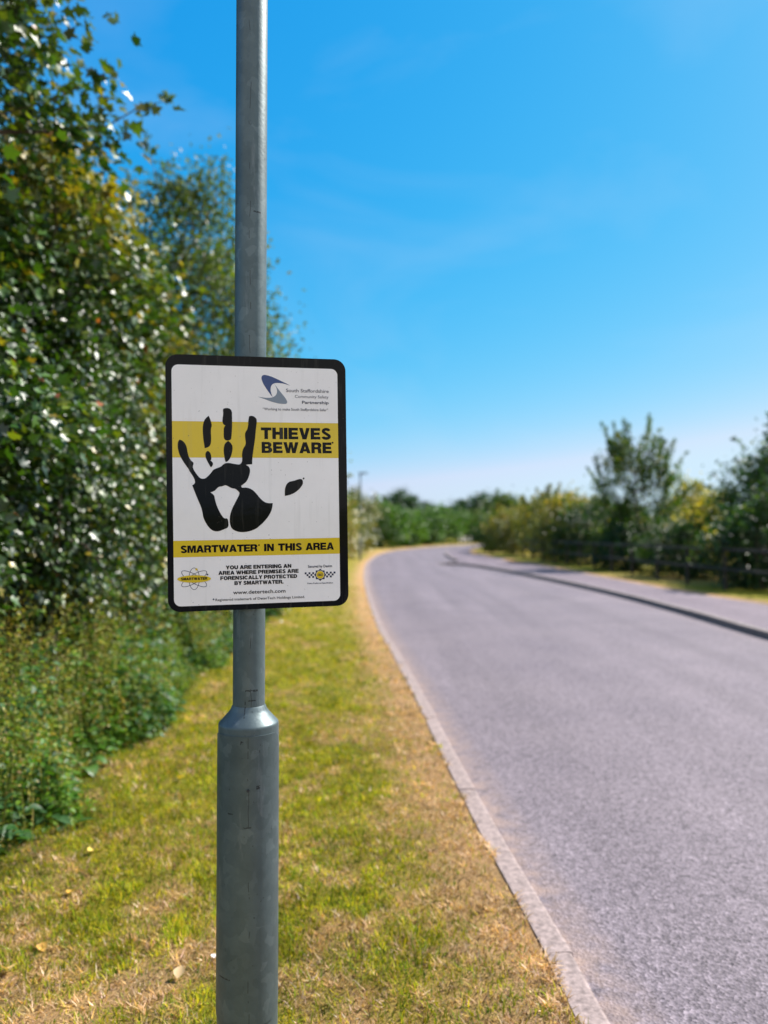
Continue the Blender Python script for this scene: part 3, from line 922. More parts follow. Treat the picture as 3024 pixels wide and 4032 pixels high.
plate('emblem_oval', [E1([(637 + 498 * math.cos(t) + 4 * math.sin(t), 745 - 9 * math.cos(t) + 110 * math.sin(t)) for t in np.linspace(0, 2 * math.pi, 49)[:-1]])], 0.0028, S_yellow)
plate('electron_dot', [E1(disc(708, 462, 34))], 0.0028, S_yellow)
plate('lettering', [E1(disc(1030, 615, 27))], 0.0024, S_text)
put_heavy('SMARTWATER', (192, 1912.6), (406, 1905), 1891.5, depth=0.0031, track=0.06)
# star badge with chequers, bottom right
def E2(lst): return T(lst, 1157.8, 1695.4, 0.2492)
chq = []
for x, y in ((192, 642), (318, 640), (440, 637), (255, 702), (383, 699), (318, 763), (440, 760), (890, 622), (1013, 619), (1136, 616), (952, 682), (1075, 679), (893, 747), (1015, 745)):
    chq.append(E2([(x - 30.5, y - 30.5), (x + 30.5, y - 31), (x + 30.5, y + 30.5), (x - 30.5, y + 31)]))
left_q = chq[:7]
plate('chequer_strip', left_q, 0.0021, S_navy)
plate('chequer_strip', chq[7:], 0.0021, S_navy)
star = []
cx, cy = 668, 692
for k in range(8):
    a = R(45 * k)
    r_o = 202
    star.append((cx + r_o * math.cos(a), cy + r_o * math.sin(a)))
    a2 = R(45 * k + 22.5)
    star.append((cx + 156 * math.cos(a2), cy + 156 * math.sin(a2)))
plate('star_badge', [E2(star)], 0.0021, S_navy)
plate('badge_disc', [E2(disc(cx - 2, cy - 2, 134, 40))], 0.0024, S_white)
plate('badge_disc', [E2(disc(cx - 2, cy - 2, 126, 40))], 0.0027, S_yellow)
put_font('SBD', (1301, 1877), (1347, 1876), 1857, S_navy, depth=0.0030, bold=0.02, shear=0.25)

# clip and band behind the board
for zc in (-0.19, 0.19):
    bm = bmesh.new()
    add_box(bm, -0.16, 0.16, 0.0016, 0.0115, zc - 0.016, zc + 0.016)
    bm_obj('back_rail', bm, M_steel, sign, 30)
Rinv = sign.matrix_world.inverted()
for zc in (-0.19, 0.19):
    bm = bmesh.new()
    pw = Rinv @ Vector((POLE[0], POLE[1], 1.7171 + zc))
    add_lathe(bm, [(0.0385, zc - 0.010), (0.0412, zc - 0.010), (0.0412, zc + 0.010), (0.0385, zc + 0.010)], 48, pw.x, pw.y)
    add_box(bm, pw.x - 0.02, pw.x + 0.02, 0.0116, pw.y - 0.035, zc - 0.0095, zc + 0.0095)
    bm_obj('post_clip', bm, M_steel, sign, 30)

# ------------------------------------------------------------------ vegetation
def fan(half):
    """leaf outline as a triangle fan: half = right side from base to tip (x, y)"""
    right = list(half)
    left = [(-x, y) for x, y in half[-2:0:-1]]
    out = right + left
    cy = 0.34
    V = [(0, cy, 0.0)] + [(x, y, 0.0) for x, y in out]
    n = len(out)
    F = [(0, 1 + i, 1 + (i + 1) % n) for i in range(n)]
    V = np.array(V, float)
    V[:, 2] = 0.30 * np.abs(V[:, 0]) - 0.18 * V[:, 1] ** 2
    return V, np.array(F)
LEAF_MAPLE = fan([(0, 0), (0.20, -0.04), (0.46, 0.10), (0.30, 0.26), (0.58, 0.58), (0.26, 0.56), (0.16, 0.74), (0, 1.0)])
LEAF_OVAL = fan([(0, 0), (0.24, 0.18), (0.31, 0.45), (0.20, 0.75), (0, 1.0)])
LEAF_SLIM = fan([(0, 0), (0.12, 0.3), (0.10, 0.65), (0, 1.0)])
LEAF_KITE = (np.array([(0, 0, 0), (0.33, 0.45, 0.10), (0, 1, -0.1), (-0.33, 0.45, 0.10)], float), np.array([(0, 1, 2), (0, 2, 3)]))

def unit(v):
    return v / (np.linalg.norm(v, axis=-1, keepdims=True) + 1e-9)

def scatter(leaf, P, axis, normal, size, colour):
    """instances of a leaf shape baked into one vertex/face/colour set"""
    LV, LF = leaf
    a = unit(axis)
    n = normal - (normal * a).sum(1, keepdims=True) * a
    n = unit(n)
    x = np.cross(a, n)
    B = np.stack([x, a, n], 2)                       # columns
    V = np.einsum('nij,kj->nki', B, LV) * size[:, None, None] + P[:, None, :]
    k = len(LV)
    F = LF[None] + (np.arange(len(P)) * k)[:, None, None]
    Cc = np.repeat(colour[:, None, :], k, 1)
    return V.reshape(-1, 3), F.reshape(-1, 3), Cc.reshape(-1, 3)

def palette(rng, n, stops, wts):
    stops = np.array(stops); i = rng.choice(len(stops), n, p=np.array(wts) / np.sum(wts))
    c = stops[i] * rng.uniform(0.75, 1.25, (n, 1))
    return np.clip(c * rng.uniform(0.92, 1.08, (n, 3)), 0.002, 0.9)

GREEN = [(0.026, 0.070, 0.007), (0.048, 0.108, 0.008), (0.013, 0.038, 0.007), (0.12, 0.165, 0.010), (0.26, 0.21, 0.018), (0.34, 0.10, 0.04)]
def tube(V, F, pts, radii, seg=7):
    pts = np.array(pts, float); n = len(pts)
    T_ = np.gradient(pts, axis=0); T_ = unit(T_)
    ref = np.array([0.31, 0.17, 0.93]); 
    base = len(V)
    for p, t, r in zip(pts, T_, radii):
        u = np.cross(t, ref if abs(t @ ref) < 0.95 else np.array([1, 0, 0])); u /= np.linalg.norm(u); w = np.cross(t, u)
        for k in range(seg):
            a = 2 * math.pi * k / seg
            V.append(p + r * (math.cos(a) * u + math.sin(a) * w))
    for i in range(n - 1):
        for k in range(seg):
            k2 = (k + 1) % seg
            F.append((base + i * seg + k, base + i * seg + k2, base + (i + 1) * seg + k2, base + (i + 1) * seg + k))

LIGHTWARD = np.array([0.85, 0.1, 0.5])     # leaves lean to the open, sunny side

def tree(name, label, cat, x, y, h, rx, ry, z0, seed, leaf=LEAF_OVAL, lsize=0.07, nclus=120, nleaf=90, crad=0.34, cols=GREEN, wts=(5, 4, 3, 2, .5, .05),
         group=None, stems=1, mat=None, sprigs=40, sprig_len=0.7, tops=None, peak=0.5, trunk_r=0.08, up=0.35, gz=0.0, tipcol=None, flat=0.75, squeeze=1.0):
    """one tree or shrub: tapered trunk and limbs, crown of leaves gathered in clumps and sprigs"""
    rng = np.random.RandomState(seed)
    t = empty(name, (x, y, gz))
    tag(t, label, cat, group)
    H = h - z0
    # clump centres: in an uneven egg, thicker towards the surface
    cen = []
    ph = rng.uniform(0, 6.28, 4)
    while len(cen) < nclus:
        d = unit(rng.normal(size=3)); r = rng.uniform(0.25, 1.0) ** 0.45
        a = math.atan2(d[1], d[0])
        lump = 1 + 0.16 * math.sin(2 * a + ph[0]) + 0.12 * math.sin(3 * a + ph[1] + 3 * d[2]) + 0.10 * math.sin(5 * d[2] + ph[2])
        zz = d[2] * r
        f = 1.0
        if zz > 0: f = 1 - peak * zz ** 1.5
        p = np.array([d[0] * r * rx * lump * f, d[1] * r * ry * lump * f, z0 + H * 0.5 + zz * H * 0.5 * squeeze])
        cen.append(p)
    cen = np.array(cen)
    # clump strength differs so that holes open in the crown
    strength = rng.uniform(0.45, 1.35, nclus)
    P = []; Aa = []; Nn = []; Cc = []
    clump_tone = rng.uniform(0.8, 1.2, (nclus, 1)) * np.array([1, 1, 1])
    yel = rng.uniform(0, 1, nclus)
    for i, c in enumerate(cen):
        n = max(4, int(nleaf * strength[i]))
        rr = crad * rng.uniform(0.75, 1.35)
        q = rng.normal(size=(n, 3)) * np.array([rr, rr, rr * flat]) * 0.55
        p = c + q
        out_ = unit((c - np.array([0, 0, z0 + H * 0.4])) + q * 1.5 + 1e-6)
        ax = unit(out_ * 0.8 + rng.normal(size=(n, 3)) * 0.7 + np.array([0, 0, -0.25]))
        nn = np.array([0, 0, 1.0]) * 0.7 + out_ * 0.4 + LIGHTWARD * 0.45 + rng.normal(size=(n, 3)) * 0.5
        cc = palette(rng, n, cols, wts) * clump_tone[i]
        if tipcol is not None and yel[i] > 0.55:
            k = np.clip((p[:, 2:3] - (z0 + 0.45 * H)) / (0.5 * H), 0, 1) * rng.uniform(0, 1, (n, 1))
            cc = cc * (1 - k) + np.array(tipcol) * rng.uniform(0.8, 1.2, (n, 1)) * k
        P.append(p); Aa.append(ax); Nn.append(nn); Cc.append(cc)
    # sprigs: leafy shoots that break the outline
    sp_paths = []
    for k in range(sprigs):
        c = cen[rng.randint(nclus)]
        o = unit(c - np.array([0, 0, z0 + H * 0.35])) + np.array([0, 0, up]) + rng.normal(size=3) * 0.25
        o = unit(o); L = sprig_len * rng.uniform(0.5, 1.3)
        s0 = c + o * crad * 0.4
        m = int(16 * L / 0.5)
        tt = rng.uniform(0, 1, m) ** 0.8
        bend = np.array([0, 0, -0.25 * L])
        path = s0 + o * L * tt[:, None] + bend * (tt[:, None] ** 2)
        p = path + rng.normal(size=(m, 3)) * 0.06 * (1.2 - tt[:, None])
        P.append(p)
        Aa.append(unit(o * 0.7 + rng.normal(size=(m, 3)) * 0.7))
        Nn.append(np.array([0, 0, 0.9]) + rng.normal(size=(m, 3)) * 0.55)
        cc = palette(rng, m, cols, wts) * 1.12
        if tipcol is not None:
            kk = tt[:, None] * rng.uniform(0, 0.9, (m, 1)); cc = cc * (1 - kk) + np.array(tipcol) * kk
        Cc.append(cc)
        sp_paths.append((c, [s0, s0 + o * L * 0.5 + bend * 0.25, s0 + o * L + bend]))
    P = np.concatenate(P); Aa = np.concatenate(Aa); Nn = np.concatenate(Nn); Cc = np.concatenate(Cc)
    ok = P[:, 2] > 0.05
    P, Aa, Nn, Cc = P[ok], Aa[ok], Nn[ok], Cc[ok]
    V, F, C_2 = scatter(leaf, P, Aa, Nn, lsize * rng.uniform(0.55, 1.25, len(P)), Cc)
    mesh_np('crown', V, F, mat or M_leaf, t, C_2)
    # wood
    for s in range(stems):
        WV = []; WF = []
        b = np.array([0, 0, -0.1]) + (np.r_[rng.normal(size=2) * 0.22, 0] if stems > 1 else 0)
        top = np.array([rng.normal() * 0.25 * rx, rng.normal() * 0.25 * ry, z0 + H * rng.uniform(0.6, 0.8)])
        pts = [b, b * 0.6 + top * 0.4 + np.r_[rng.normal(size=2) * 0.08, -0.02 * h], b * 0.25 + top * 0.75 + np.r_[rng.normal(size=2) * 0.08, 0], top]
        pts = catmull(pts, h / 14)
        rad = np.linspace(trunk_r, trunk_r * 0.22, len(pts)); rad[0] *= 1.35
        tube(WV, WF, pts, rad, 8)
        for i in rng.choice(nclus, min(nclus, 26 // stems), replace=False):
            c = cen[i]
            j = int(np.clip(np.searchsorted(pts[:, 2], c[2] - 0.35 * np.linalg.norm(c[:2]) - 0.15), 1, len(pts) - 2))
            st = pts[j]
            mid = (st + c) / 2 + np.array([0, 0, 0.08 * np.linalg.norm(c - st)])
            lp = catmull([st, mid, c], 0.3)
            tube(WV, WF, lp, np.linspace(rad[j] * 0.5, 0.006, len(lp)), 5)
        if s == 0:
            for c, pth in sp_paths:
                j = int(np.clip(np.searchsorted(pts[:, 2], c[2] - 0.35 * np.linalg.norm(c[:2]) - 0.15), 1, len(pts) - 2))
                tube(WV, WF, [pts[j], (pts[j] + c) / 2 + np.array([0, 0, 0.08])] + pth, [rad[j] * 0.35, 0.010, 0.006, 0.004, 0.002], 4)
        mesh_np('trunk' if stems == 1 else 'stem', WV, WF, M_bark, t, smooth=True)
    return t

def copy_thing(o, loc, rz, scale, label, group=None):
    c = o.copy(); col.objects.link(c)
    c.location = loc; c.rotation_euler = (0, 0, rz); c.scale = scale
    c['label'] = label
    if group: c['group'] = group
    for ch in list(o.children):
        k = ch.copy(); col.objects.link(k); k.parent = c
    return c

OLIVE = [(0.085, 0.115, 0.020), (0.13, 0.15, 0.03), (0.055, 0.085, 0.018), (0.20, 0.19, 0.04), (0.30, 0.22, 0.05), (0.28, 0.12, 0.06)]
DEEP = [(0.017, 0.050, 0.010), (0.028, 0.076, 0.012), (0.011, 0.034, 0.010), (0.07, 0.12, 0.02), (0.12, 0.14, 0.02), (0.2, 0.1, 0.03)]
GOLD = [(0.26, 0.22, 0.018), (0.19, 0.19, 0.018), (0.12, 0.15, 0.016), (0.34, 0.25, 0.03), (0.40, 0.24, 0.04), (0.3, 0.12, 0.04)]
YTIP = (0.48, 0.36, 0.015)
HG = 'trees and shrubs of the left hedge'
# left hedge, front to back
tree('maple_tree', 'tall glossy maple at the left edge, its boughs against the sky', 'tree', -3.45, 4.9, 6.9, 1.25, 1.6, 2.3, 11, LEAF_MAPLE, 0.080, 170, 150, 0.36,
     wts=(5, 4, 4, 1.5, .5, .02), group=HG, trunk_r=0.10, sprigs=60, sprig_len=0.6, tipcol=(0.16, 0.19, 0.012), peak=0.3)
tree('maple_bush', 'dense glossy maple bush filling the hedge at the left edge', 'shrub', -2.95, 4.3, 3.2, 0.95, 1.15, 1.15, 12, LEAF_MAPLE, 0.064, 190, 150, 0.25,
     wts=(5, 4, 4, 1.3, .35, .06), group=HG, stems=3, trunk_r=0.04, sprigs=30, sprig_len=0.4)
tree('hawthorn_bush', 'shining dark green hawthorn bush left of the sign', 'shrub', -2.9, 6.1, 3.9, 0.95, 1.2, 0.75, 13, LEAF_OVAL, 0.056, 230, 165, 0.27,
     wts=(5, 4, 4, 1.6, .4, .04), group=HG, stems=3, trunk_r=0.05, sprigs=34, sprig_len=0.45)
tree('maple_tree', 'leaning maple with an arching leafy bough above the sign', 'tree', -2.95, 6.9, 5.0, 1.0, 1.2, 2.4, 14, LEAF_MAPLE, 0.078, 140, 135, 0.33,
     wts=(4, 5, 2, 2.5, 1.0, .03), group=HG, trunk_r=0.09, sprigs=46, sprig_len=0.75, tipcol=YTIP)
tree('field_maple', 'yellow tipped field maple just left of the lamp post', 'tree', -2.95, 8.3, 4.9, 1.05, 1.3, 0.25, 15, LEAF_MAPLE, 0.066, 190, 125, 0.33,
     cols=GREEN, wts=(3, 4, 2, 4, 1.2, .1), group=HG, stems=2, trunk_r=0.07, sprigs=50, sprig_len=0.5, tipcol=YTIP)
tree('willow_tree', 'tall feathery olive willow rising behind the lamp post', 'tree', -2.95, 11.8, 7.4, 1.3, 1.6, 1.6, 16, LEAF_OVAL, 0.075, 210, 130, 0.40,
     cols=[(0.055, 0.095, 0.018), (0.085, 0.125, 0.025), (0.035, 0.065, 0.016), (0.15, 0.17, 0.04)], wts=(5, 4, 3, 2), group=HG, trunk_r=0.11, sprigs=70, sprig_len=0.9, peak=0.62, mat=M_leaf_dull)
tree('hawthorn_bush', 'rounded hawthorn bush half hidden by the left side of the sign', 'shrub', -2.75, 11.0, 3.4, 1.0, 1.5, 0.3, 17, LEAF_OVAL, 0.075, 110, 85, 0.33,
     wts=(4, 5, 2, 3, 1, .1), group=HG, stems=3, trunk_r=0.05)
tree('ash_tree', 'loose green ash tree whose twigs show right of the post above the sign', 'tree', -2.75, 14.8, 5.9, 1.45, 1.6, 1.1, 18, LEAF_OVAL, 0.085, 120, 75, 0.4,
     cols=GREEN, wts=(4, 4, 3, 2, .5, .05), group=HG, trunk_r=0.09, sprigs=50, sprig_len=0.8)
tree('hedge_bush', 'low hedge bush meeting the grass just right of the lower post', 'shrub', -2.55, 15.0, 2.2, 0.95, 1.7, 0.1, 19, LEAF_OVAL, 0.08, 90, 70, 0.34,
     cols=OLIVE, wts=(4, 4, 2, 3, 1, .1), group=HG, stems=3, trunk_r=0.04)
tree('hedge_bush', 'mid green hedge bush behind the lower right of the sign', 'shrub', -2.9, 19.5, 5.0, 1.35, 2.2, 0.2, 20, LEAF_OVAL, 0.10, 140, 65, 0.42,
     cols=GREEN, wts=(4, 5, 2, 3, .8, .05), group=HG, stems=3, trunk_r=0.06)
tree('hazel_tree', 'pale sunlit hazel peeping out at the right edge of the sign', 'tree', -3.1, 26.5, 6.2, 1.6, 2.4, 0.3, 21, LEAF_OVAL, 0.12, 130, 60, 0.48,
     cols=OLIVE, wts=(3, 4, 2, 4, 1, .05), group=HG, stems=2, trunk_r=0.08, mat=M_leaf_dull, sprigs=50, sprig_len=0.8)
tree('hedge_bush', 'yellow green hedge bush behind the distant lamp post', 'shrub', -3.4, 38.0, 4.6, 1.7, 3.2, 0.1, 22, LEAF_OVAL, 0.15, 140, 55, 0.55,
     cols=GOLD, wts=(3, 4, 4, 2, .6, .05), group=HG, stems=3, trunk_r=0.08)
tree('hedge_tree', 'dark topped hedge tree right of the distant lamp post', 'tree', -3.6, 50.0, 5.2, 2.2, 3.6, 0.2, 23, LEAF_OVAL, 0.18, 140, 55, 0.65,
     cols=GREEN, wts=(5, 4, 3, 2, .5, .05), group=HG, trunk_r=0.10)
tree('hedge_bush', 'brownish green bush where the left hedge starts to bend', 'shrub', -2.6, 62.0, 5.0, 2.3, 3.5, 0.1, 24, LEAF_OVAL, 0.2, 130, 50, 0.7,
     cols=OLIVE, wts=(4, 4, 2, 3, 1, .05), group=HG, stems=3, trunk_r=0.10)
tree('hedge_bush', 'bright lime bush at the foot of the left hedge near the bend', 'shrub', -2.6, 46.0, 2.4, 1.2, 3.0, 0.05, 25, LEAF_OVAL, 0.14, 90, 50, 0.45,
     cols=GOLD, wts=(3, 4, 3, 3, 1, .05), group=HG, stems=3, trunk_r=0.05)

SHADE_FILL = [(0.010, 0.030, 0.010), (0.014, 0.040, 0.012), (0.020, 0.05, 0.012)]  # near-black filler bushes added to block light; colour stands in for the hollow's shade
tree('filler_bush', 'almost black filler bush for the shade under the left edge maple', 'shrub', -3.75, 4.5, 2.0, 0.7, 1.3, 0.0, 27, LEAF_OVAL, 0.06, 120, 110, 0.3,
     cols=SHADE_FILL, wts=(4, 3, 1), group=HG, stems=3, trunk_r=0.03, sprigs=0, mat=M_leaf_dull)
tree('filler_bush', 'almost black filler bush for the hedge shade further along, left of the lower post', 'shrub', -3.75, 6.9, 2.0, 0.7, 1.5, 0.0, 28, LEAF_OVAL, 0.06, 120, 110, 0.3,
     cols=SHADE_FILL, wts=(4, 3, 1), group=HG, stems=3, trunk_r=0.03, sprigs=0, mat=M_leaf_dull)
hb = next(o for o in col.objects if o.name.startswith('filler_bush') and o.get('category'))
for x, y, sc_, lab in ((-4.4, 9.2, 1.5, 'dark filler bush added deep behind the field maple'), (-4.6, 12.0, 1.5, 'dark filler bush added deep behind the willow'), (-4.7, 6.2, 1.7, 'dark filler bush added deep behind the shining hawthorn')):
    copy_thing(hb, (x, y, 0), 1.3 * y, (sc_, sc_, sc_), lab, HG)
# hedge outside the bend and the far wood
fb = tree('hedge_bush', 'deep green bush in the hedge outside the far bend', 'shrub', -0.6, 76, 4.6, 2.8, 2.8, 0.1, 31, LEAF_KITE, 0.30, 120, 55, 0.8,
          cols=[(0.035, 0.10, 0.012), (0.055, 0.14, 0.014), (0.022, 0.06, 0.014), (0.10, 0.17, 0.02)], wts=(4, 5, 2, 2.5), group='bushes outside the far bend', stems=3, trunk_r=0.12, sprigs=20, mat=M_leaf_dull)
rg = random.Random(8)
for i, (x, y, s) in enumerate([(2.0, 84, .95), (5.0, 93, 1.0), (7.5, 103, 1.05), (11.5, 110, 1.0), (15.5, 117, 1.08), (20.5, 124, 1.0), (26, 131, 1.1), (32, 138, 1.0)]):
    copy_thing(fb, (x, y, 0.1), rg.uniform(0, 6.28), (s * rg.uniform(.9, 1.2), s, s * rg.uniform(.88, 1.1)), 'deep green bush in the hedge outside the far bend')
ft = tree('oak_tree', 'blue green oak on the skyline beyond the bend', 'tree', 4, 175, 11.0, 5.0, 5.0, 1.5, 32, LEAF_KITE, 0.55, 130, 60, 1.3,
          cols=[(0.020, 0.055, 0.022), (0.028, 0.07, 0.026), (0.014, 0.04, 0.02), (0.05, 0.09, 0.03)], wts=(4, 4, 3, 1), group='oaks on the skyline', trunk_r=0.3, sprigs=20, sprig_len=1.5, mat=M_leaf_dull, peak=0.25)
for x, y, s in [(-8, 180, .9), (-2, 168, .78), (10, 190, .88), (17, 178, .98), (22, 170, 1.12), (29, 182, 1.0), (37, 176, 1.02), (45, 190, 1.1), (53, 182, .95), (62, 195, 1.0), (72, 190, 1.05), (84, 200, 1.1), (-16, 190, 1.0)]:
    copy_thing(ft, (x, y, 0.0), rg.uniform(0, 6.28), (s * rg.uniform(.95, 1.25), s, s * rg.uniform(.78, 0.93)), 'blue green oak on the skyline beyond the bend')

# right side, beyond the fence
RG = 'trees and bushes on the right'
tree('birch_tree', 'wispy young birch standing tallest beyond the footway', 'tree', 10.5, 32.0, 5.5, 1.6, 1.7, 0.3, 41, LEAF_OVAL, 0.115, 115, 62, 0.44,
     cols=GREEN, wts=(5, 5, 3, 2.5, .5, .0), group=RG, trunk_r=0.10, sprigs=230, sprig_len=1.35, up=1.5, peak=0.25, squeeze=0.95, mat=M_leaf_dull)
tree('ash_tree', 'dark leafy ash cut off by the right edge of the picture', 'tree', 13.3, 24.0, 4.9, 2.5, 2.2, 0.2, 42, LEAF_OVAL, 0.13, 230, 95, 0.5,
     cols=DEEP, wts=(5, 4, 4, 2, .4, .02), group=RG, trunk_r=0.12, sprigs=90, sprig_len=1.0, up=0.8, peak=0.35, mat=M_leaf_dull)
tree('elder_bush', 'very dark elder bush below the right edge tree', 'shrub', 10.2, 20.5, 2.5, 1.2, 1.9, 0.05, 43, LEAF_OVAL, 0.12, 110, 75, 0.42,
     cols=DEEP, wts=(5, 3, 5, 1, .2, .02), group=RG, stems=3, trunk_r=0.05, mat=M_leaf_dull)
tree('bramble_bush', 'shaded dark bush left of the foot of the birch', 'shrub', 9.8, 36.5, 3.1, 1.8, 2.4, 0.1, 44, LEAF_OVAL, 0.14, 110, 70, 0.5,
     cols=DEEP, wts=(5, 4, 4, 2, .5, .02), group=RG, stems=3, trunk_r=0.06, mat=M_leaf_dull)
tree('hawthorn_bush', 'golden topped hawthorn left of the birch', 'shrub', 9.7, 40.0, 3.5, 2.0, 2.6, 0.2, 45, LEAF_OVAL, 0.16, 130, 60, 0.58,
     cols=OLIVE, wts=(4, 4, 4, 2, 1, .05), group=RG, stems=3, trunk_r=0.08, sprigs=50, tipcol=(0.40, 0.27, 0.03), mat=M_leaf_dull)
tree('hawthorn_bush', 'olive bush with thin upright shoots at the middle of the right hedge', 'shrub', 9.9, 47.0, 3.9, 2.1, 2.8, 0.2, 46, LEAF_OVAL, 0.17, 130, 60, 0.6,
     cols=OLIVE, wts=(4, 4, 3, 3, 1, .05), group=RG, stems=3, trunk_r=0.08, sprigs=60, sprig_len=1.1, up=1.0, mat=M_leaf_dull)
tree('hedge_bush', 'ochre flowered bush low in the right hedge', 'shrub', 8.9, 53.0, 3.2, 1.7, 2.6, 0.1, 47, LEAF_OVAL, 0.17, 110, 55, 0.55,
     cols=OLIVE, wts=(4, 4, 4, 2.5, 1, .05), group=RG, stems=3, tipcol=(0.42, 0.27, 0.04), trunk_r=0.06, mat=M_leaf_dull)
tree('hedge_bush', 'dark fronted bush closing the right hedge at the bend', 'shrub', 8.9, 61.0, 2.9, 1.7, 2.8, 0.05, 48, LEAF_OVAL, 0.19, 110, 55, 0.55,
     cols=DEEP, wts=(4, 4, 3, 3, 1, .05), group=RG, stems=3, trunk_r=0.06, mat=M_leaf_dull)
tree('sallow_tree', 'mid green round sallow over the inside of the bend', 'tree', 11.8, 76.0, 5.2, 2.6, 2.6, 0.2, 49, LEAF_KITE, 0.25, 120, 55, 0.75,
     cols=GREEN, wts=(4, 5, 2, 3, .5, .02), group=RG, trunk_r=0.12, mat=M_leaf_dull)
tree('sallow_tree', 'broad green sallow further along the inside of the bend', 'tree', 17.5, 84.0, 5.0, 3.2, 3.0, 0.2, 50, LEAF_KITE, 0.25, 120, 55, 0.8,
     cols=GREEN, wts=(5, 4, 3, 2, .5, .02), group=RG, trunk_r=0.12, mat=M_leaf_dull)
tree('bramble_bush', 'low dark bramble behind the fence between elder and birch', 'shrub', 9.85, 25.5, 2.0, 1.0, 2.4, 0.0, 54, LEAF_OVAL, 0.11, 100, 75, 0.38,
     cols=DEEP, wts=(5, 3, 5, 1, .2, .02), group=RG, stems=3, trunk_r=0.04, mat=M_leaf_dull)
tree('bramble_bush', 'low dark bramble behind the fence at the foot of the birch', 'shrub', 9.6, 30.5, 2.0, 0.95, 2.2, 0.0, 55, LEAF_OVAL, 0.12, 90, 70, 0.38,
     cols=DEEP, wts=(5, 3, 5, 1, .2, .02), group=RG, stems=3, trunk_r=0.04, mat=M_leaf_dull)
tree('gorse_bush', 'sunlit yellow bush glowing between the birch and the right edge tree', 'shrub', 15.7, 39.0, 4.1, 2.0, 1.8, 0.1, 51, LEAF_OVAL, 0.16, 110, 60, 0.55,
     cols=[(0.36, 0.29, 0.03), (0.26, 0.24, 0.03), (0.14, 0.17, 0.02)], wts=(3, 4, 3), group=RG, stems=3, trunk_r=0.06, mat=M_leaf_dull)
tree('gorse_bush', 'small sunlit yellow bush low behind the fence beside the birch', 'shrub', 11.9, 30.0, 2.1, 0.9, 1.0, 0.5, 52, LEAF_OVAL, 0.13, 60, 50, 0.36,
     cols=[(0.46, 0.36, 0.05), (0.36, 0.32, 0.03), (0.22, 0.24, 0.02)], wts=(4, 4, 2), group=RG, stems=3, trunk_r=0.04, mat=M_leaf_dull)
rh = tree('field_hedge', 'low dark hedge bush across the field behind the right hand trees', 'shrub', 24, 58, 3.4, 3.4, 2.4, 0.1, 53, LEAF_KITE, 0.26, 120, 55, 0.75,
          cols=DEEP, wts=(4, 5, 2, 2, .5, .02), group='field hedge behind the right hand trees', stems=3, trunk_r=0.08, mat=M_leaf_dull)
for x, y in [(30, 57), (36, 55), (18.5, 60), (42, 53)]:
    copy_thing(rh, (x, y, 0.1), rg.uniform(0, 6.28), (1, 1, rg.uniform(.85, 1.1)), 'low dark hedge bush across the field behind the right hand trees')

# post and rail fence along the back of the right verge
M_wood = plain('fence_wood', (0.035, 0.03, 0.024), 0.85, var=0.35, vscale=14)
fence = empty('rail_fence', (0, 0, 0))
tag(fence, 'dark post and rail fence along the right verge in front of the trees', 'fence')
fpath = np.array([(9.35, 9), (9.1, 13), (8.95, 17.5), (8.65, 23.5), (8.45, 29.5), (8.35, 36), (8.0, 44)], float)
fp = resample(catmull(fpath, 0.3), 17)
for k, (x, y) in enumerate(fp):
    bm = bmesh.new()
    add_box(bm, x - 0.04, x + 0.04, y - 0.04, y + 0.04, -0.1, 1.2, bevel=0.012)
    bm_obj('post', bm, M_wood, fence)
for zr in (0.55, 1.05):
    for (x0, y0), (x1, y1) in zip(fp, fp[1:]):
        bm = bmesh.new()
        L = math.hypot(x1 - x0, y1 - y0)
        add_box(bm, -L / 2 + 0.002, L / 2 - 0.002, -0.018, 0.018, zr - 0.032, zr + 0.032, bevel=0.006)
        a = math.atan2(y1 - y0, x1 - x0)
        bmesh.ops.transform(bm, matrix=Matrix.Translation(((x0 + x1) / 2 - 0.07, (y0 + y1) / 2, 0.11)) @ Matrix.Rotation(a, 4, 'Z'), verts=bm.verts)
        bm_obj('rail', bm, M_wood, fence)

# pale barrier at the far end of the road
M_pale = plain('pale_rail', (0.62, 0.58, 0.55), 0.6)
barr = empty('road_barrier', (11.2, 106.0, 0.1), R(52))
tag(barr, 'small pale rail barrier at the far end of the road', 'barrier')
for xx in (-1.6, -0.55, 0.55, 1.6):
    bm = bmesh.new(); add_box(bm, xx - 0.05, xx + 0.05, -0.05, 0.05, -0.1, 0.95, bevel=0.01); bm_obj('post', bm, M_pale, barr)
for zz in (0.45, 0.8):
    bm = bmesh.new(); add_box(bm, -1.7, 1.7, -0.085, -0.052, zz - 0.07, zz + 0.07, bevel=0.01); bm_obj('rail', bm, M_pale, barr)

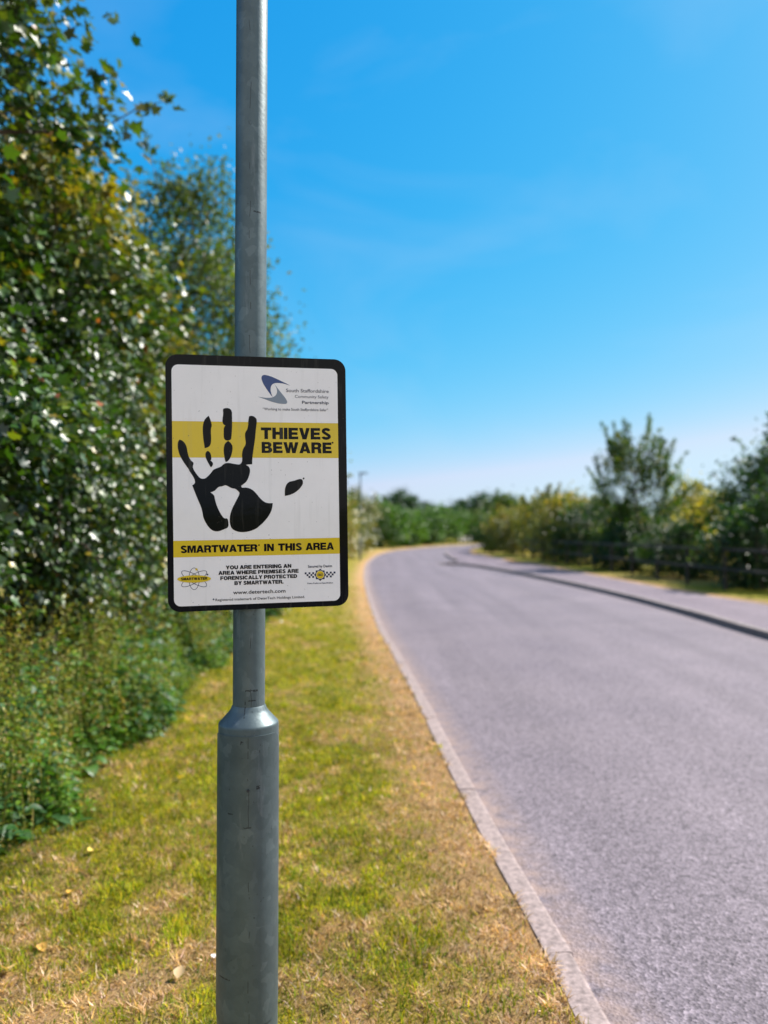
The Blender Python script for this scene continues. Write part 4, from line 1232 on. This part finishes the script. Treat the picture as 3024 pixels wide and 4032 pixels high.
# ------------------------------------------------------------------ grass of the verge
def blades(rng, x, y, z, hgt, wid, lean, colour, bend=0.35):
    """three-vertex tapered blades"""
    n = len(x)
    a = rng.uniform(0, 2 * math.pi, n)
    d = np.c_[np.cos(a), np.sin(a), np.zeros(n)]
    w = np.c_[-np.sin(a), np.cos(a), np.zeros(n)]
    tw = rng.uniform(-0.8, 0.8, n)[:, None]
    w = unit(w + d * tw)
    b = np.c_[x, y, z]
    sl = np.sin(lean)[:, None]; cl = np.cos(lean)[:, None]
    mid = b + (d * sl * 0.55 + np.array([0, 0, 1]) * cl * 0.75) * (hgt * 0.6)[:, None]
    tip = b + (d * sl * 1.0 + np.array([0, 0, 1]) * cl * (1 - bend * 0.4)) * hgt[:, None]
    h2 = (wid / 2)[:, None]
    V = np.stack([b - w * h2, b + w * h2, mid + w * h2 * 0.8, tip, mid - w * h2 * 0.8], 1).reshape(-1, 3)
    i = np.arange(n)[:, None] * 5
    F = np.stack([i + 0, i + 1, i + 2, i + 0, i + 2, i + 4, i + 4, i + 2, i + 3], 2).reshape(-1, 3)
    return V, F, np.repeat(colour, 5, 0)

rng = np.random.RandomState(77)
parts = []
for y0, y1, dens, wd, hh in ((0.4, 2.2, 9000, 0.0060, 0.040), (2.2, 3.2, 24000, 0.0050, 0.040), (3.2, 4.5, 14000, 0.0060, 0.042), (4.5, 7, 6500, 0.008, 0.045), (7, 12, 1700, 0.012, 0.048), (12, 22, 500, 0.020, 0.05)):
    n = int((y1 - y0) * 2.75 * dens)
    y = rng.uniform(y0, y1, n)
    off = rng.uniform(-0.05, 2.75, n)
    x = kl_x(y) - 0.112 - off + 0.0
    keep = (off > np.where(rng.uniform(0, 1, n) < 0.5, 0.012, 0.05 - 0.10 * vnoise(x, y, 0.12))) & (np.abs(x) < y * 0.56 + (0.3 if y0 > 1 else 1.5))
    x, y, off = x[keep], y[keep], off[keep]
    n = len(x)
    dr = dryness(x, y)
    patch = fbm(x + 40, y + 9, 0.33)
    ts = 0.035 + 0.006 * y0
    tuft = 0.6 * vnoise(x + 7, y + 2, ts) + 0.4 * vnoise(x - 5, y + 6, ts * 2.4)
    isdry = rng.uniform(0, 1, n) < np.clip(dr * 0.98 + 0.09 + 1.6 * (tuft - 0.5), 0.05, 0.97)
    green = palette(rng, n, [(0.15, 0.20, 0.009), (0.25, 0.26, 0.012), (0.36, 0.31, 0.016), (0.05, 0.11, 0.009)], (4, 4, 3.5, 2))
    straw = palette(rng, n, [(0.43, 0.29, 0.14), (0.52, 0.37, 0.23), (0.34, 0.20, 0.075), (0.46, 0.29, 0.08), (0.60, 0.46, 0.34), (0.12, 0.07, 0.035)], (4, 3, 3, 2.5, 1.5, 2.5))
    c = np.where(isdry[:, None], straw, green) * ((0.60 + 1.2 * vnoise(x + 21, y - 8, ts * 0.8)) * (0.66 + 0.62 * fbm(x - 31, y + 17, 0.26)))[:, None]
    lean = np.where(isdry, rng.uniform(0.6, 1.5, n), rng.uniform(0.1, 1.15, n))
    h = hh * rng.uniform(0.5, 1.4, n) * np.where(isdry, 1.0, 0.75 + 0.8 * patch) * (0.5 + tuft)
    z = np.maximum(0.018 + 0.03 * (fbm(x, y, 0.6) - 0.5), np.where(off < 0.01, 0.034, 0))
    parts.append(blades(rng, x, y, z, h, wd * rng.uniform(0.6, 1.3, n), lean, c))
def merge(parts):
    V = []; F = []; Cc = []; o = 0
    for v, f, c in parts:
        V.append(v); F.append(f + o); Cc.append(c); o += len(v)
    return np.concatenate(V), np.concatenate(F), np.concatenate(Cc)
V, F, Cc = merge(parts)
go = mesh_np('mown_grass', V, F, M_grass, None, Cc)
tag(go, 'short half dried mown grass on the verge', 'grass', kind='stuff')

# ------------------------------------------------------------------ weeds along the foot of the hedge
rng = np.random.RandomState(99)
parts = []
def weed_edge(y): return kl_x(y) * 0.35 - 2.08 + 0.0 * y + 0.55 * (fbm(y * 0 + 3, y, 0.8) - 0.5)
# long grass blades, in tussocks
n = 12000
y = 2.7 + rng.uniform(0, 1, n) ** 1.7 * 22
d = np.abs(rng.normal(0, 0.42, n))
x = weed_edge(y) - d + 0.05
tus = vnoise(x, y, 0.22)
hl = (0.17 + 0.68 * np.clip(d / 0.5, 0, 1)) * rng.uniform(0.4, 1.15, n) * (0.5 + tus) * (0.55 + 1.0 * vnoise(x, y + 30, 0.8))
col_w = palette(rng, n, [(0.07, 0.17, 0.010), (0.12, 0.24, 0.014), (0.03, 0.08, 0.012), (0.24, 0.24, 0.03), (0.40, 0.30, 0.13)], (4, 4, 3, 1.2, .6))
parts.append(blades(rng, x, y, np.full(n, 0.0), hl, rng.uniform(0.005, 0.014, n) * (0.7 + y / 16), rng.uniform(0.2, 1.1, n), col_w, 0.9))
# leafy herbs (nettle, bindweed, bramble shoots): upright stems carrying tiers of leaves
SP = [((0.055, 0.135, 0.012), 0.060), ((0.105, 0.19, 0.012), 0.042), ((0.036, 0.10, 0.026), 0.080), ((0.15, 0.21, 0.016), 0.034), ((0.22, 0.22, 0.04), 0.026)]
for k in range(1900):
    yy_ = 2.75 + rng.uniform() ** 1.6 * 22
    dd = abs(rng.normal(0, 0.42))
    xx = float(weed_edge(np.array([yy_]))[0]) - dd
    sp = int(vnoise(xx * 1.0 + 5, yy_ + 3, 0.45) * 6.2) % 5
    if rng.uniform() < 0.2: sp = rng.randint(5)
    c0, ls = SP[sp]
    hh = (0.16 + 0.70 * min(1.1, dd / 0.45)) * rng.uniform(0.55, 1.25) * float(0.5 + 1.1 * vnoise(xx, yy_ + 30, 0.8))
    m = int(8 + hh * (16 if ls > 0.04 else 40))
    tt = rng.uniform(0.15, 1.0, m)
    lean = rng.normal(size=2) * 0.14 + np.array([0.10, -0.03])
    p = np.c_[xx + lean[0] * hh * tt ** 2, yy_ + lean[1] * hh * tt ** 2, hh * tt]
    a = rng.uniform(0, 6.28, m)
    ax = np.c_[np.cos(a), np.sin(a), rng.uniform(-0.5, 0.35, m)]
    p = p + ax * (rng.uniform(0.01, 0.12, m) * (1.1 - 0.6 * tt))[:, None]
    parts.append(scatter(LEAF_OVAL, p, ax, np.array([0.2, -0.1, 1.0]) + rng.normal(size=(m, 3)) * 0.3, ls * (1.15 - 0.55 * tt) * rng.uniform(0.7, 1.3, m) * (0.85 + yy_ / 20),
                         palette(rng, m, [c0, tuple(1.4 * q for q in c0)], (3, 1))))
    parts.append(blades(rng, np.array([xx]), np.array([yy_]), np.array([0.0]), np.array([hh]), np.array([0.006]), np.array([0.1]), np.array([[0.12, 0.14, 0.04]]), 0.1))
# seed heads: stalks with many tiny husks, standing in drifts
for k in range(1500):
    yy_ = 2.9 + rng.uniform() ** 1.4 * 17
    dd = rng.uniform(0.05, 1.05)
    xx = float(weed_edge(np.array([yy_]))[0]) - dd
    if vnoise(xx + 9, yy_ + 1, 0.7) < (0.36 if yy_ < 5.5 else 0.50): continue
    hh = (0.34 + 0.68 * min(1, dd / 0.5)) * rng.uniform(0.7, 1.25)
    lean = rng.normal(size=2) * 0.16 + np.array([0.08, 0])
    m = 26
    tt = rng.uniform(0.55, 1.02, m)
    p = np.c_[xx + lean[0] * hh * tt ** 2, yy_ + lean[1] * hh * tt ** 2, hh * tt] + rng.normal(size=(m, 3)) * 0.02
    cc = palette(rng, m, [(0.28, 0.27, 0.05), (0.36, 0.29, 0.10), (0.18, 0.22, 0.04), (0.28, 0.17, 0.09)], (4, 3, 3, .8))
    parts.append(scatter(LEAF_KITE, p, unit(rng.normal(size=(m, 3)) + np.array([0, 0, 0.8])), rng.normal(size=(m, 3)), rng.uniform(0.010, 0.022, m) * (0.8 + yy_ / 14), cc))
    parts.append(blades(rng, np.array([xx]), np.array([yy_]), np.array([0.0]), np.array([hh]), np.array([0.006]), np.array([0.12]), cc[:1], 0.1))
V, F, Cc = merge(parts)
wd = mesh_np('weeds', V, F, M_leaf_dull, None, Cc)
tag(wd, 'tall tangle of weeds and seeding grass along the foot of the hedge', 'weeds', kind='stuff')

# broad-leaved docks in front of the weeds
def dock(x, y, n, L, seed, label):
    rng = np.random.RandomState(seed)
    t = empty('dock_plant', (x, y, 0.02)); tag(t, label, 'plant', 'broad leaved plants at the hedge foot')
    V = []; F = []; Cc = []; WV = []; WF = []
    for k in range(n):
        a = 2.4 * k + rng.uniform(-0.4, 0.4)
        el = rng.uniform(0.35, 1.1)
        ln = L * rng.uniform(0.7, 1.15); w = ln * 0.30
        d = np.array([math.cos(a), math.sin(a), 0]); s = np.array([-math.sin(a), math.cos(a), 0])
        st = d * 0.02; b = len(V)
        base = st + (d * math.cos(el) + np.array([0, 0, math.sin(el)])) * ln * 0.35
        tube(WV, WF, [st, (st + base) / 2 + np.array([0, 0, .01]), base], [0.006, 0.005, 0.004], 5)
        c0 = np.array([(0.06, 0.14, 0.02), (0.09, 0.18, 0.03), (0.05, 0.11, 0.035)][rng.randint(3)])
        for i in range(7):
            u = i / 6
            p = base + (d * math.cos(el) * u + np.array([0, 0, math.sin(el) * u - 0.75 * u * u])) * ln
            ww = w * (math.sin(math.pi * min(1, 0.12 + u * 0.88)) ** 0.7) * (1 if i < 6 else 0.05)
            rip = 0.03 * ln * math.sin(i * 2.2 + k)
            for q, zz in ((-1, 0.25 * ww + rip), (0, 0), (1, 0.25 * ww - rip)):
                V.append(p + s * q * ww + np.array([0, 0, zz])); Cc.append(c0)
            if i:
                o = b + (i - 1) * 3
                F += [(o, o + 1, o + 4, o + 3), (o + 1, o + 2, o + 5, o + 4)]
    mesh_np('leaves', V, F, M_leaf, t, np.array(Cc), smooth=True)
    mesh_np('stalks', WV, WF, M_leaf_dull, t, np.tile([[0.12, 0.14, 0.04]], (len(WV), 1)), smooth=True)
    return t
dock(-1.93, 3.62, 10, 0.16, 1, 'broad leaved dock plant at the lower left edge of the grass')
dock(-2.05, 4.25, 9, 0.24, 2, 'larger dock plant with long drooping leaves among the weeds')
dock(-2.0, 5.1, 8, 0.22, 3, 'dock plant standing in the weeds further back, below the hollow')

# dry fallen leaves lying on the turf
M_dryleaf = leaf_mat('dry_leaf', 0.6, 0.2, 0.3)
for k, (x, y, s, c, lab) in enumerate([
    (-1.35, 2.78, .065, (0.62, 0.42, 0.17), 'pale tan curled leaf lying at the lower left corner'),
    (-1.30, 2.95, .05, (0.62, 0.36, 0.08), 'orange brown fallen leaf just behind the pale tan one'),
    (-1.36, 3.35, .05, (0.60, 0.34, 0.05), 'amber fallen leaf alone on the left of the grass'),
    (-1.42, 3.80, .05, (0.66, 0.50, 0.10), 'yellow fallen leaf beside the dry bare patch'),
    (-1.30, 4.9, .06, (0.66, 0.46, 0.07), 'golden fallen leaf near the dark weeds, farthest of the fallen leaves'),
    (-0.72, 2.72, .05, (0.50, 0.36, 0.19), 'brown upright curled leaf in the grass left of the post foot'),
    (-0.62, 2.85, .03, (0.75, 0.72, 0.70), 'small whitish leaf scrap on the grass left of the post')]):
    rng = np.random.RandomState(200 + k)
    V, F = LEAF_OVAL
    V = V.copy(); V[:, 0] *= 1.3; V[:, 2] = 0.9 * np.abs(V[:, 0]) ** 1.3 + 0.25 * (V[:, 1] - 0.4) ** 2
    o = mesh_np('fallen_leaf', V * s, F, M_dryleaf, None, np.tile([c], (len(V), 1)))
    o.location = (x, y, 0.045); o.rotation_euler = (rng.uniform(-.4, .4), rng.uniform(-.4, .4), rng.uniform(0, 6.28))
    tag(o, lab, 'leaf', 'fallen leaves on the verge')
